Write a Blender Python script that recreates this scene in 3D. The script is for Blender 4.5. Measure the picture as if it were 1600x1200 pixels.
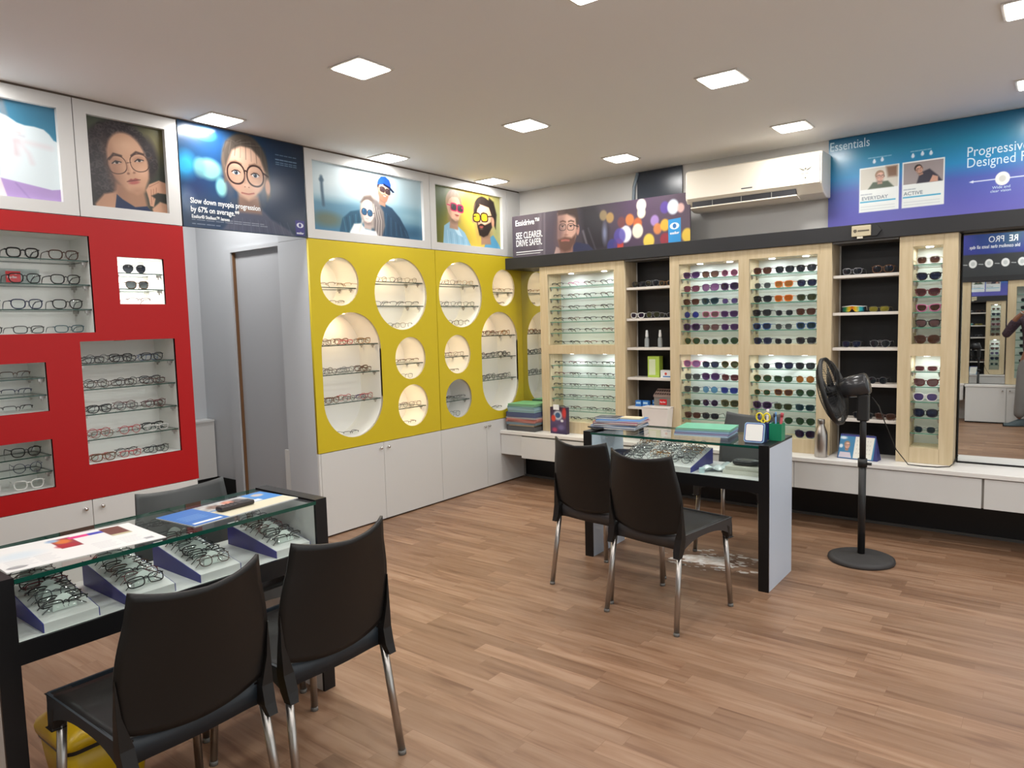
import bpy, math, random
import numpy as np
from mathutils import Matrix, Vector
random.seed(7)
rng = np.random.RandomState(5)
PI = math.pi
S = bpy.context.scene
COL = S.collection
for o in list(bpy.data.objects):
    bpy.data.objects.remove(o)

# ------------------------------------------------------------------ camera, world, exposure, room lights
YAW, PITCH, ROLL, FPX, EYE = 0.654982064, -0.085622074, -0.0266606983, 1108.86709, 1.5
def cam_axes():
    cy, sy, cp, sp = math.cos(YAW), math.sin(YAW), math.cos(PITCH), math.sin(PITCH)
    f = Vector((-sy*cp, cy*cp, sp)); r = Vector((cy, sy, 0)); u = r.cross(f)
    c, s = math.cos(ROLL), math.sin(ROLL)
    return c*r + s*u, -s*r + c*u, f
_r, _u, _f = cam_axes()
cd = bpy.data.cameras.new('camera'); cam = bpy.data.objects.new('camera', cd); COL.objects.link(cam)
cam.matrix_world = Matrix((( _r.x, _u.x, -_f.x, 0), (_r.y, _u.y, -_f.y, 0), (_r.z, _u.z, -_f.z, EYE), (0, 0, 0, 1)))
cd.sensor_width = 36; cd.lens = FPX/1600*36; cd.clip_start = 0.02
S.camera = cam
S.view_settings.view_transform = 'Standard'; S.view_settings.look = 'None'
S.view_settings.gamma = 1; S.view_settings.use_curve_mapping = False
S.view_settings.exposure = 0.08
S.cycles.transparent_max_bounces = 48; S.cycles.max_bounces = 14; S.cycles.diffuse_bounces = 6
w = bpy.data.worlds.new('world'); S.world = w; w.use_nodes = True
w.node_tree.nodes['Background'].inputs[0].default_value = (0.5, 0.5, 0.52, 1)
w.node_tree.nodes['Background'].inputs[1].default_value = 2.4  # raised so daylight through the added opening fills the room
PANEL_W = 6.9                     # watts of each square ceiling light
CEIL = 2.74
LIGHT_X = (-3.95, -2.69, -1.42, -0.11, 1.16)
LIGHT_Y = (4.95, 3.72, 2.38, 1.1, -0.15)

# ------------------------------------------------------------------ colour and materials
def lin(c):
    out = []
    for v in c[:3]:
        v = v/255.0
        out.append(v/12.92 if v <= 0.04045 else ((v+0.055)/1.055)**2.4)
    return (out[0], out[1], out[2], 1.0)
MATS = {}
def mat(name, col, rough=0.5, metal=0.0, spec=0.5, emit=0.0, ecol=None):
    if name in MATS: return MATS[name]
    m = bpy.data.materials.new(name); m.use_nodes = True
    b = m.node_tree.nodes['Principled BSDF']
    b.inputs['Base Color'].default_value = lin(col)
    b.inputs['Roughness'].default_value = rough
    b.inputs['Metallic'].default_value = metal
    b.inputs['Specular IOR Level'].default_value = spec
    if emit:
        b.inputs['Emission Color'].default_value = lin(ecol or col)
        b.inputs['Emission Strength'].default_value = emit
    MATS[name] = m
    return m
def nodes(m): return m.node_tree.nodes, m.node_tree.links
def glassy(name, tint, rough=0.0, ior=1.45, k=1.0):
    """thin clear sheet: lets light straight through, mirrors by Fresnel"""
    if name in MATS: return MATS[name]
    m = bpy.data.materials.new(name); m.use_nodes = True
    N, L = nodes(m); N.clear()
    out = N.new('ShaderNodeOutputMaterial'); mix = N.new('ShaderNodeMixShader')
    t = N.new('ShaderNodeBsdfTransparent'); g = N.new('ShaderNodeBsdfGlossy'); fr = N.new('ShaderNodeFresnel')
    mu = N.new('ShaderNodeMath'); mu.operation = 'MULTIPLY'; mu.inputs[1].default_value = k
    t.inputs[0].default_value = lin(tint); g.inputs['Roughness'].default_value = rough
    fr.inputs[0].default_value = ior
    ge = N.new('ShaderNodeNewGeometry'); iv = N.new('ShaderNodeMath'); iv.operation = 'SUBTRACT'; iv.inputs[0].default_value = 1.0
    m2 = N.new('ShaderNodeMath'); m2.operation = 'MULTIPLY'
    L.new(ge.outputs['Backfacing'], iv.inputs[1]); L.new(fr.outputs[0], mu.inputs[0])
    L.new(mu.outputs[0], m2.inputs[0]); L.new(iv.outputs[0], m2.inputs[1]); L.new(m2.outputs[0], mix.inputs[0])
    L.new(t.outputs[0], mix.inputs[1]); L.new(g.outputs[0], mix.inputs[2]); L.new(mix.outputs[0], out.inputs[0])
    MATS[name] = m
    return m
def noisy(name, c1, c2, scale=(1, 1, 1), rough=0.5, nscale=4.0, spec=0.5, detail=4.0, bump=0.0):
    if name in MATS: return MATS[name]
    m = mat(name, c1, rough, 0, spec); N, L = nodes(m); b = N['Principled BSDF']
    tc = N.new('ShaderNodeTexCoord'); mp = N.new('ShaderNodeMapping'); nz = N.new('ShaderNodeTexNoise'); cr = N.new('ShaderNodeValToRGB')
    mp.inputs['Scale'].default_value = scale; nz.inputs['Scale'].default_value = nscale; nz.inputs['Detail'].default_value = detail
    cr.color_ramp.elements[0].color = lin(c1); cr.color_ramp.elements[1].color = lin(c2)
    cr.color_ramp.elements[0].position = .3; cr.color_ramp.elements[1].position = .7
    L.new(tc.outputs['Object'], mp.inputs[0]); L.new(mp.outputs[0], nz.inputs[0]); L.new(nz.outputs[0], cr.inputs[0]); L.new(cr.outputs[0], b.inputs['Base Color'])
    if bump:
        bp = N.new('ShaderNodeBump'); bp.inputs['Strength'].default_value = bump; bp.inputs['Distance'].default_value = .002
        L.new(nz.outputs[0], bp.inputs['Height']); L.new(bp.outputs[0], b.inputs['Normal'])
    return m
def emitter(name, col, strength):
    if name in MATS: return MATS[name]
    m = bpy.data.materials.new(name); m.use_nodes = True
    N, L = nodes(m); N.clear()
    out = N.new('ShaderNodeOutputMaterial'); e = N.new('ShaderNodeEmission')
    e.inputs[0].default_value = lin(col); e.inputs[1].default_value = strength
    L.new(e.outputs[0], out.inputs[0]); MATS[name] = m
    return m
def floor_mat():
    m = mat('laminate', (170, 135, 108), 0.42, 0, 0.35); N, L = nodes(m); b = N['Principled BSDF']
    tc = N.new('ShaderNodeTexCoord'); mp = N.new('ShaderNodeMapping')
    L.new(tc.outputs['Object'], mp.inputs[0])
    br = N.new('ShaderNodeTexBrick'); br.inputs['Scale'].default_value = 1.0
    br.inputs['Brick Width'].default_value = 0.62; br.inputs['Row Height'].default_value = 0.088
    br.inputs['Mortar Size'].default_value = 0.0009; br.inputs['Mortar Smooth'].default_value = 0.5
    br.inputs['Color1'].default_value = (0, 0, 0, 1); br.inputs['Color2'].default_value = (1, 1, 1, 1); br.inputs['Mortar'].default_value = (.1, .1, .1, 1)
    br.offset = 0.37; br.offset_frequency = 3; br.squash = 0.8; br.squash_frequency = 2
    L.new(mp.outputs[0], br.inputs[0])
    mp2 = N.new('ShaderNodeMapping'); mp2.inputs['Scale'].default_value = (1.4, 15, 1); L.new(tc.outputs['Object'], mp2.inputs[0])
    ad = N.new('ShaderNodeVectorMath'); ad.operation = 'ADD'
    L.new(mp2.outputs[0], ad.inputs[0])
    sc = N.new('ShaderNodeVectorMath'); sc.operation = 'SCALE'; sc.inputs['Scale'].default_value = 7.0
    L.new(br.outputs['Color'], sc.inputs[0]); L.new(sc.outputs[0], ad.inputs[1])
    nz = N.new('ShaderNodeTexNoise'); nz.inputs['Scale'].default_value = 1.6; nz.inputs['Detail'].default_value = 7; nz.inputs['Distortion'].default_value = .6
    L.new(ad.outputs[0], nz.inputs[0])
    r1 = N.new('ShaderNodeValToRGB'); e = r1.color_ramp.elements
    e[0].color = lin((122, 90, 68)); e[0].position = .28; e[1].color = lin((158, 130, 107)); e[1].position = .66
    mid = r1.color_ramp.elements.new(.45); mid.color = lin((145, 114, 90))
    L.new(nz.outputs[0], r1.inputs[0])
    r2 = N.new('ShaderNodeValToRGB'); r2.color_ramp.elements[0].color = lin((214, 206, 200)); r2.color_ramp.elements[1].color = lin((255, 252, 250))
    L.new(br.outputs['Color'], r2.inputs[0])
    mx = N.new('ShaderNodeMixRGB'); mx.blend_type = 'MULTIPLY'; mx.inputs[0].default_value = 1
    L.new(r1.outputs[0], mx.inputs[1]); L.new(r2.outputs[0], mx.inputs[2])
    mo = N.new('ShaderNodeMixRGB'); mo.inputs[2].default_value = lin((120, 88, 66))
    ml = N.new('ShaderNodeMath'); ml.operation = 'MULTIPLY'; ml.inputs[1].default_value = .5
    L.new(br.outputs['Fac'], ml.inputs[0]); L.new(ml.outputs[0], mo.inputs[0]); L.new(mx.outputs[0], mo.inputs[1])
    L.new(mo.outputs[0], b.inputs['Base Color'])
    return m
WHITE = mat('white_laminate', (208, 208, 206), 0.38)
FRAMEW = mat('frame_white', (205, 204, 202), 0.35)
NICHE = mat('niche_white', (224, 223, 220), 0.6)
GREYP = mat('grey_panel', (190, 193, 197), 0.45)
RED = mat('red_laminate', (168, 12, 16), 0.45, 0, .3)
YEL = mat('yellow_laminate', (202, 180, 36), 0.45, 0, .35)
BLACK = mat('black_laminate', (16, 16, 18), 0.4, 0, .35)
BEAM = mat('charcoal_laminate', (42, 42, 44), 0.45, 0, .35)
BLACKP = mat('black_plastic', (21, 19, 18), 0.42, 0, 0.35)
GREYPL = mat('grey_plastic', (70, 72, 72), 0.42, 0, 0.4)
NAVYPL = mat('navy_plastic', (22, 32, 40), 0.5)
DARK = mat('near_black', (14, 14, 15), 0.7)
STEEL = mat('brushed_steel', (175, 170, 165), 0.3, 1.0)
CHROME = mat('chrome', (200, 198, 195), 0.15, 1.0)
OAK = noisy('pale_oak', (205, 188, 156), (192, 173, 138), (14, 14, 1.0), 0.5, 3.0, 0.4)
OAKSIDE = noisy('oak_side', (186, 168, 140), (170, 152, 124), (14, 14, 1.0), 0.55, 3.0, 0.4)
GLASS = glassy('clear_glass', (252, 255, 254), k=.8)
GEDGE = mat('glass_edge', (18, 72, 60), 0.2)
SEDGE = mat('shelf_edge', (84, 140, 120), 0.2)
SDARK = mat('shelf_edge_dark', (40, 66, 58), 0.2)
LENSC = glassy('clear_lens', (246, 249, 248), k=1.1)
MIRROR = mat('mirror_silver', (225, 228, 228), 0.01, 1.0)
WALL = noisy('wall_paint', (200, 198, 195), (194, 192, 188), rough=.7, nscale=1.5)
CEILM = mat('ceiling_paint', (236, 236, 236), 0.8)
LED = emitter('led_white', (255, 252, 245), 14.0)
WARM = emitter('led_warm', (255, 225, 170), 16.0)
COOL = emitter('led_cool', (240, 250, 255), 16.0)
TXT = mat('print_white', (235, 238, 240), 0.5)

# ------------------------------------------------------------------ mesh helpers
WM = {}
def wm(o): return WM.get(o.name, Matrix.Identity(4)) if o is not None else Matrix.Identity(4)
class MB:
    def __init__(s): s.v = []; s.f = []; s.m = []; s.sm = []
    def add(s, vs, fs, m=0, sm=False):
        k = len(s.v); s.v += [tuple(v) for v in vs]
        for f in fs: s.f.append(tuple(i+k for i in f)); s.m.append(m); s.sm.append(sm)
        return s
    def box(s, x0, x1, y0, y1, z0, z1, m=0, M=None):
        vs = [Vector((x, y, z)) for z in (z0, z1) for y in (y0, y1) for x in (x0, x1)]
        if M is not None: vs = [M @ v for v in vs]
        return s.add(vs, [(0, 2, 3, 1), (4, 5, 7, 6), (0, 1, 5, 4), (2, 6, 7, 3), (0, 4, 6, 2), (1, 3, 7, 5)], m)
    def quad(s, a, b, c, d, m=0): return s.add([a, b, c, d], [(0, 1, 2, 3)], m)
    def tube(s, pts, r, n=8, closed=False, m=0, cap=True, sx=1.0):
        P = [Vector(p) for p in pts]; K = len(P)
        rs = r if isinstance(r, (list, tuple)) else [r]*K
        vs = []; prev = None
        for i in range(K):
            a = P[(i-1) % K] if (closed or i > 0) else P[i]; b = P[(i+1) % K] if (closed or i < K-1) else P[i]
            t = (b-a).normalized()
            if prev is None:
                ref = Vector((0, 0, 1)) if abs(t.z) < .9 else Vector((0, 1, 0))
                nrm = (ref - t*ref.dot(t)).normalized()
            else: nrm = (prev - t*prev.dot(t)).normalized()
            prev = nrm; bn = t.cross(nrm)
            for j in range(n):
                q = 2*PI*j/n + PI/n
                vs.append(P[i] + nrm*math.cos(q)*rs[i] + bn*math.sin(q)*rs[i]*sx)
        fs = []
        for i in range(K if closed else K-1):
            for j in range(n):
                a = i*n+j; b = i*n+(j+1) % n; c = ((i+1) % K)*n+(j+1) % n; d = ((i+1) % K)*n+j
                fs.append((a, b, c, d))
        k = len(s.v)
        s.add(vs, fs, m, n > 5)
        if not closed and cap:
            s.add([], [tuple(k+j for j in range(n))[::-1], tuple(k+(K-1)*n+j for j in range(n))], m) if False else None
            s.f.append(tuple(k+j for j in range(n))[::-1]); s.m.append(m); s.sm.append(False)
            s.f.append(tuple(k+(K-1)*n+j for j in range(n))); s.m.append(m); s.sm.append(False)
        return s
    def cyl(s, c, r, z0, z1, n=24, m=0, r1=None):
        r1 = r if r1 is None else r1
        return s.tube([(c[0], c[1], z0), (c[0], c[1], z1)], [r, r1], n, m=m)
    def lathe(s, prof, n=32, m=0, M=None, sm=True):
        vs = []; K = len(prof)
        for r, z in prof:
            for j in range(n):
                v = Vector((r*math.cos(2*PI*j/n), r*math.sin(2*PI*j/n), z))
                vs.append(M @ v if M is not None else v)
        fs = [(i*n+j, i*n+(j+1) % n, (i+1)*n+(j+1) % n, (i+1)*n+j) for i in range(K-1) for j in range(n)]
        return s.add(vs, fs, m, sm)
    def prism(s, pts, h, M=None, m=0):
        """pts 2D (x,y), extruded 0..h in z, then M"""
        n = len(pts)
        vs = [Vector((p[0], p[1], z)) for z in (0, h) for p in pts]
        if M is not None: vs = [M @ v for v in vs]
        return s.add(vs, [tuple(range(n))[::-1], tuple(range(n, 2*n))] + [(i, (i+1) % n, n+(i+1) % n, n+i) for i in range(n)], m)
    def grid(s, fn, nu, nv, m=0, sm=True):
        vs = [fn(i/nu, j/nv) for j in range(nv+1) for i in range(nu+1)]
        fs = [(j*(nu+1)+i, j*(nu+1)+i+1, (j+1)*(nu+1)+i+1, (j+1)*(nu+1)+i) for j in range(nv) for i in range(nu)]
        return s.add(vs, fs, m, sm)
    def mesh(s, name, inv=None):
        vs = s.v if inv is None else [tuple(inv @ Vector(v)) for v in s.v]
        me = bpy.data.meshes.new(name); me.from_pydata(vs, [], s.f)
        me.polygons.foreach_set('material_index', s.m); me.polygons.foreach_set('use_smooth', s.sm)
        me.update(); return me
    def build(s, name, mats, parent=None, local=False, bevel=0, seg=2, solid=0):
        """world coordinates unless local"""
        inv = None if (local or parent is None) else wm(parent).inverted()
        me = s.mesh(name, inv)
        for m in (mats if isinstance(mats, (list, tuple)) else [mats]): me.materials.append(m)
        o = bpy.data.objects.new(name, me); COL.objects.link(o)
        o.parent = parent; WM[o.name] = wm(parent).copy()
        if solid:
            md = o.modifiers.new('solid', 'SOLIDIFY'); md.thickness = solid; md.offset = 0
        if bevel:
            md = o.modifiers.new('bevel', 'BEVEL'); md.width = bevel; md.segments = seg; md.limit_method = 'ANGLE'; md.angle_limit = .6
        return o
def thing(name, label, cat, loc=(0, 0, 0), rz=0, group=None):
    o = bpy.data.objects.new(name, None); COL.objects.link(o); o.empty_display_size = .05
    o.location = loc; o.rotation_euler = (0, 0, rz)
    WM[o.name] = Matrix.Translation(loc) @ Matrix.Rotation(rz, 4, 'Z')
    o['label'] = label; o['category'] = cat
    if group: o['group'] = group
    return o
def tag(o, label, cat, group=None):
    o['label'] = label; o['category'] = cat
    if group: o['group'] = group
    return o
def struct(o): o['kind'] = 'structure'; return o
def bx(x0, x1, y0, y1, z0, z1): return MB().box(x0, x1, y0, y1, z0, z1)
def text(parent, body, size, P, U, V, m=TXT, xs=1.0, bold=0.0, name='lettering', align='LEFT', sp=1.0):
    """flat lettering: P base-line start, U reading direction, V up (world)"""
    cu = bpy.data.curves.new(name, 'FONT'); cu.body = body; cu.size = size; cu.extrude = .0002; cu.offset = bold
    cu.align_x = align; cu.space_line = sp
    cu.resolution_u = 3
    cu.materials.append(m)
    o0 = bpy.data.objects.new(name, cu); COL.objects.link(o0)
    me = bpy.data.meshes.new_from_object(o0.evaluated_get(bpy.context.evaluated_depsgraph_get())); bpy.data.objects.remove(o0)
    me.name = name
    o = bpy.data.objects.new(name, me); COL.objects.link(o); o.parent = parent
    U = Vector(U).normalized(); V = Vector(V).normalized(); W = U.cross(V)
    M = Matrix((( U.x*xs, V.x, W.x, P[0]), (U.y*xs, V.y, W.y, P[1]), (U.z*xs, V.z, W.z, P[2]), (0, 0, 0, 1)))
    o.matrix_local = wm(parent).inverted() @ M
    WM[o.name] = M
    return o
ORD = ['first', 'second', 'third', 'fourth', 'fifth', 'sixth', 'seventh', 'eighth', 'ninth', 'tenth', 'eleventh', 'twelfth', 'thirteenth']

def board(name, outer, holes, thick, mats, parent, fr):
    """flat board with holes; outlines are 2D in frame fr (4x4), extruded 0..-thick behind the face"""
    cu = bpy.data.curves.new('tmp', 'CURVE'); cu.dimensions = '2D'; cu.fill_mode = 'BOTH'; cu.extrude = thick/2
    for pts in [outer] + holes:
        sp = cu.splines.new('POLY'); sp.points.add(len(pts)-1); sp.use_cyclic_u = True
        for i, p in enumerate(pts): sp.points[i].co = (p[0], p[1], 0, 1)
    co = bpy.data.objects.new('tmp', cu)
    COL.objects.link(co)
    dg = bpy.context.evaluated_depsgraph_get()
    me = bpy.data.meshes.new_from_object(co.evaluated_get(dg))
    bpy.data.objects.remove(co)
    me.transform(wm(parent).inverted() @ fr @ Matrix.Translation((0, 0, -thick/2)))
    me.name = name; me.materials.clear()
    me.materials.append(mats)
    o = bpy.data.objects.new(name, me); COL.objects.link(o); o.parent = parent; WM[o.name] = wm(parent).copy()
    return o
XL = -4.10; YW = 5.53
# left wall frame: local (y, z) -> world, face normal +x
FL = Matrix(((0, 0, 1, XL), (1, 0, 0, 0), (0, 1, 0, 0), (0, 0, 0, 1)))
def rect(a0, a1, b0, b1): return [(a0, b0), (a1, b0), (a1, b1), (a0, b1)]
def circ(c, r, n=48): return [(c[0]+r*math.cos(2*PI*i/n), c[1]+r*math.sin(2*PI*i/n)) for i in range(n)]
def capsule(c, w, h, n=24):
    r = w/2; k = h/2-r
    return [(c[0]+r*math.cos(PI*i/n), c[1]+k+r*math.sin(PI*i/n)) for i in range(n+1)] + [(c[0]-r*math.cos(PI*i/n), c[1]-k-r*math.sin(PI*i/n)) for i in range(n+1)]

# ------------------------------------------------------------------ pictures: printed colours on a fine grid
class Paint:
    """a printed picture; y runs down 0..1, x runs 0..aspect; colours 0-255"""
    def __init__(s, aspect, c, n=200):
        s.a = aspect; s.h = n; s.w = max(8, int(n*aspect))
        s.X, s.Y = np.meshgrid(np.linspace(0, aspect, s.w), np.linspace(0, 1, s.h))
        s.C = np.ones((s.h, s.w, 3))*np.array(c, float)
        s.tx, s.ty, s.an, s.k, s.fx = 0, 0, 0, 1, 1
    def at(s, x=0, y=0, ang=0, k=1, fx=1): s.tx, s.ty, s.an, s.k, s.fx = x, y, math.radians(ang), k, fx; return s
    def loc(s):
        dx = s.X-s.tx; dy = s.Y-s.ty; c, q = math.cos(s.an), math.sin(s.an)
        return (dx*c+dy*q)/s.k*s.fx, (-dx*q+dy*c)/s.k
    def put(s, mask, c):
        mask = np.clip(mask, 0, 1)[..., None]; s.C = s.C*(1-mask)+np.array(c, float)*mask
    def ell(s, x, y, rx, ry, c, soft=.012, a=1.0, ang=0):
        X, Y = s.loc(); t = math.radians(ang); dx = X-x; dy = Y-y
        u = (dx*math.cos(t)+dy*math.sin(t))/rx; v = (-dx*math.sin(t)+dy*math.cos(t))/ry
        d = (np.sqrt(u*u+v*v)-1)*min(rx, ry)
        s.put(a*np.clip(.5-d/max(soft, 1e-4), 0, 1), c); return s
    def ring(s, x, y, rx, ry, w, c, soft=.008, a=1, p=2):
        X, Y = s.loc(); u = np.abs((X-x)/rx); v = np.abs((Y-y)/ry)
        d = np.abs(((u**p+v**p)**(1/p)-1)*min(rx, ry))-w/2
        s.put(a*np.clip(.5-d/soft, 0, 1), c); return s
    def sup(s, x, y, rx, ry, c, soft=.008, a=1, p=3):
        X, Y = s.loc(); u = np.abs((X-x)/rx); v = np.abs((Y-y)/ry)
        d = ((u**p+v**p)**(1/p)-1)*min(rx, ry)
        s.put(a*np.clip(.5-d/soft, 0, 1), c); return s
    def poly(s, pts, c, soft=.008, a=1.0):
        X, Y = s.loc(); ins = np.zeros(X.shape, bool); dm = np.full(X.shape, 9.)
        n = len(pts)
        for i in range(n):
            x0, y0 = pts[i]; x1, y1 = pts[(i+1) % n]
            L2 = (x1-x0)**2+(y1-y0)**2+1e-12
            t = np.clip(((X-x0)*(x1-x0)+(Y-y0)*(y1-y0))/L2, 0, 1)
            dm = np.minimum(dm, np.hypot(X-x0-t*(x1-x0), Y-y0-t*(y1-y0)))
            ins ^= ((y0 > Y) != (y1 > Y)) & (X < (x1-x0)*(Y-y0)/(y1-y0+1e-12)+x0)
        d = np.where(ins, -dm, dm)
        s.put(a*np.clip(.5-d/soft, 0, 1), c); return s
    def line(s, pts, wd, c, soft=.006, a=1):
        X, Y = s.loc(); dm = np.full(X.shape, 9.)
        for (x0, y0), (x1, y1) in zip(pts[:-1], pts[1:]):
            L2 = (x1-x0)**2+(y1-y0)**2+1e-12
            t = np.clip(((X-x0)*(x1-x0)+(Y-y0)*(y1-y0))/L2, 0, 1)
            dm = np.minimum(dm, np.hypot(X-x0-t*(x1-x0), Y-y0-t*(y1-y0)))
        s.put(a*np.clip(.5-(dm-wd/2)/soft, 0, 1), c); return s
    def grad(s, stops, axis='y', a=1.0):
        T = s.Y if axis == 'y' else s.X/s.a
        xs = [p[0] for p in stops]
        C = np.stack([np.interp(T, xs, [p[1][k] for p in stops]) for k in range(3)], -1)
        s.C = s.C*(1-a)+C*a; return s
    def grain(s, amt, fx=6, fy=6, seed=1, region=None):
        r = np.random.RandomState(seed); gx = int(s.a*fx)+3; gy = fy+3
        g = r.rand(gy, gx); x = s.X/s.a*(gx-2); y = s.Y*(gy-2)
        xi = x.astype(int); yi = y.astype(int); fx_ = x-xi; fy_ = y-yi
        fx_ = fx_*fx_*(3-2*fx_); fy_ = fy_*fy_*(3-2*fy_)
        v = (g[yi, xi]*(1-fx_)+g[yi, xi+1]*fx_)*(1-fy_)+(g[yi+1, xi]*(1-fx_)+g[yi+1, xi+1]*fx_)*fy_
        k = ((v-.5)*2*amt)[..., None]
        if region is not None: k = k*region[..., None]
        s.C = np.clip(s.C+k, 0, 255); return s
    def face(s, x, y, k, ang=0, skin=(200, 160, 135), hair=(60, 45, 40), fx=1, gl='round', glc=(40, 30, 28), lens=None, beard=None, lips=(170, 95, 85), cap=None, smile=0, longhair=False, turn=.12, part=.2, thin=.045, gr=.25):
        """head about 1.8k tall; turn shifts the features sideways"""
        s.at(x, y, ang, k, fx); t = turn
        sh = tuple(v*.80 for v in skin); dk = tuple(v*.58 for v in skin); hi = tuple(min(255, v*1.08+6) for v in skin); hd = tuple(v*.7 for v in hair); hl = tuple(min(255, v*1.25+12) for v in hair)
        if longhair: s.ell(0, .35, .92, 1.2, hair, .12).ell(-.45, .5, .2, .8, hl, .2, .5)
        s.poly([(-.34, .5), (.36, .5), (.40, 1.4), (-.40, 1.4)], sh, .1).ell(0, .82, .42, .22, dk, .25, .8)
        s.ell(-.05, -.25, .76, .80, hair, .07)
        for e, q in ((-1, .7), (1, .68)): s.ell(e*q+t*(.7 if e < 0 else .1), .10, .10, .19, sh, .05).ell(e*q+t*.5, .12, .05, .1, dk, .06, .6)
        s.ell(0, -.02, .64, .76, skin, .05); s.poly([(-.63, .0), (.63, .0), (.56, .42), (.34+t*.4, .76), (t*.5, .88), (-.34+t*.4, .76), (-.56, .42)], skin, .10)
        s.ell(-.52+t*.3, .2, .16, .6, sh, .3, .75).ell(.58, .25, .1, .5, sh, .2, .45).ell(t, -.45, .35, .2, hi, .3, .5).ell(t+.3, .22, .16, .14, hi, .2, .5).ell(t-.3, .22, .15, .13, tuple((a+b)/2 for a, b in zip(hi, (225, 140, 125))), .2, .35).ell(t*.9, .80, .25, .08, sh, .12, .5)
        # hair line
        s.poly([(-.70, .0), (-.72, -.35), (-.52, -.82), (-.05, -1.05), (.48, -.86), (.70, -.4), (.68, .0), (.60, -.22), (.46, -.50), (part, -.66), (-.22, -.60), (-.48, -.40), (-.60, -.12)], hair, .06)
        for i in range(7): s.line([(part-.05+(i-3)*.04, -.68-.02*i), (-.3+i*.12, -.98), (-.55+i*.2, -.6+.02*abs(i-3))], .014, hl if i % 2 else hd, .04, .45)
        if beard:
            s.poly([(-.62, .08), (-.54, .30), (-.24+t, .44), (.22+t, .44), (.54, .26), (.63, .06), (.60, .52), (.36+t*.6, .92), (t*.6, 1.02), (-.34+t*.5, .92), (-.58, .52)], beard, .08)
            s.poly([(t-.26, .42), (t-.04, .33), (t+.08, .33), (t+.30, .42), (t+.26, .50), (t-.24, .50)], beard, .05)
        for e in (-1, 1):
            ex = t+e*.29; w_ = .14 if e*t <= 0 else .125
            s.line([(ex-w_*1.25, -.185+(.03 if e < 0 else 0)), (ex, -.235), (ex+w_*1.25, -.185+(.03 if e > 0 else 0))], .055, tuple((a*.7+b*.3) for a, b in zip(hd, skin)), .04, .9)
            s.ell(ex, -.03, w_*1.25, .10, sh, .1, .7).ell(ex, -.01, w_, .048, (222, 214, 208), .03).ell(ex, -.015, .058, .055, (62, 52, 50), .02).ell(ex, -.015, .025, .025, (16, 14, 14), .015).ell(ex-.015, -.03, .012, .012, (240, 240, 240), .01)
            s.line([(ex-w_, -.005), (ex-w_*.4, -.06), (ex+w_*.4, -.062), (ex+w_, -.01)], .026, (50, 36, 34), .02, .95).line([(ex-w_*.9, .015), (ex, .04), (ex+w_*.9, .01)], .012, dk, .03, .7)
        s.line([(t-.05, -.06), (t-.085, .16)], .04, sh, .06, .7).line([(t+.02, -.05), (t+.035, .18)], .035, hi, .05, .6)
        s.ell(t-.085, .245, .045, .035, dk, .04, .6).ell(t+.095, .245, .04, .03, dk, .04, .5).ell(t+.01, .25, .06, .04, hi, .05, .35).ell(t-.035, .27, .02, .012, tuple(v*.45 for v in skin), .02, .8).ell(t+.055, .27, .02, .012, tuple(v*.45 for v in skin), .02, .8)
        lu = tuple(v*.88 for v in lips); m0 = -.05*smile
        s.poly([(t-.215, .475+m0), (t-.06, .435), (t+.01, .45), (t+.08, .435), (t+.225, .475+m0), (t+.01, .49)], lu, .03).ell(t+.005, .515, .15, .042, lips, .04)
        if smile > 1: s.poly([(t-.16, .465), (t+.17, .46), (t+.10, .525), (t-.09, .525)], (240, 238, 234), .02)
        else: s.line([(t-.215, .475+m0), (t+.0, .487), (t+.225, .475+m0)], .014, tuple(v*.5 for v in lips), .02)
        s.ell(t, .60, .12, .03, sh, .06, .6)
        if cap:
            s.poly([(-.76, -.22), (-.76, -.62), (-.50, -1.0), (0, -1.16), (.46, -1.02), (.72, -.66), (.74, -.30), (0, -.48)], cap, .04).line([(0, -1.14), (.1, -.5)], .02, tuple(v*.7 for v in cap), .04)
            s.poly([(-.15, -.55), (.70, -.46), (1.22, -.20), (1.06, -.08), (.45, -.30), (-.1, -.36)], tuple(v*.42 for v in cap), .04)
        if gl:
            for e in (-1, 1):
                ex = t+e*.31; p = 2.2 if gl == 'round' else 3.2; ry = gr if gl == 'round' else gr*.8
                if lens is not None: s.sup(ex, 0.02, gr, ry, lens, .03, .95, p).poly([(ex-gr*.6, -ry*.6), (ex-gr*.1, -ry*.7), (ex-gr*.5, ry*.3)], tuple(min(255, v*1.5+30) for v in lens), .06, .5)
                s.ring(ex, .02, gr, ry, thin, glc, .02, 1, p)
            s.line([(t-.31+gr, -.03), (t, -.05), (t+.31-gr, -.03)], thin, glc, .02)
            s.line([(t+.31+gr, -.03), (.70, -.05)], thin*1.1, glc, .02); s.line([(t-.31-gr, -.03), (-.66, -.04)], thin, glc, .02)
        return s.at()
PICM = {}
def picmat(emit, rough=.35, spec=.4):
    k = (emit, rough)
    if k in PICM: return PICM[k]
    m = bpy.data.materials.new('printed_picture'); m.use_nodes = True; N, L = nodes(m); b = N['Principled BSDF']
    at = N.new('ShaderNodeAttribute'); at.attribute_name = 'ink'
    b.inputs['Roughness'].default_value = rough; b.inputs['Specular IOR Level'].default_value = spec
    L.new(at.outputs['Color'], b.inputs['Base Color'])
    if emit:
        L.new(at.outputs['Color'], b.inputs['Emission Color']); b.inputs['Emission Strength'].default_value = emit
    PICM[k] = m; return m
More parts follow.
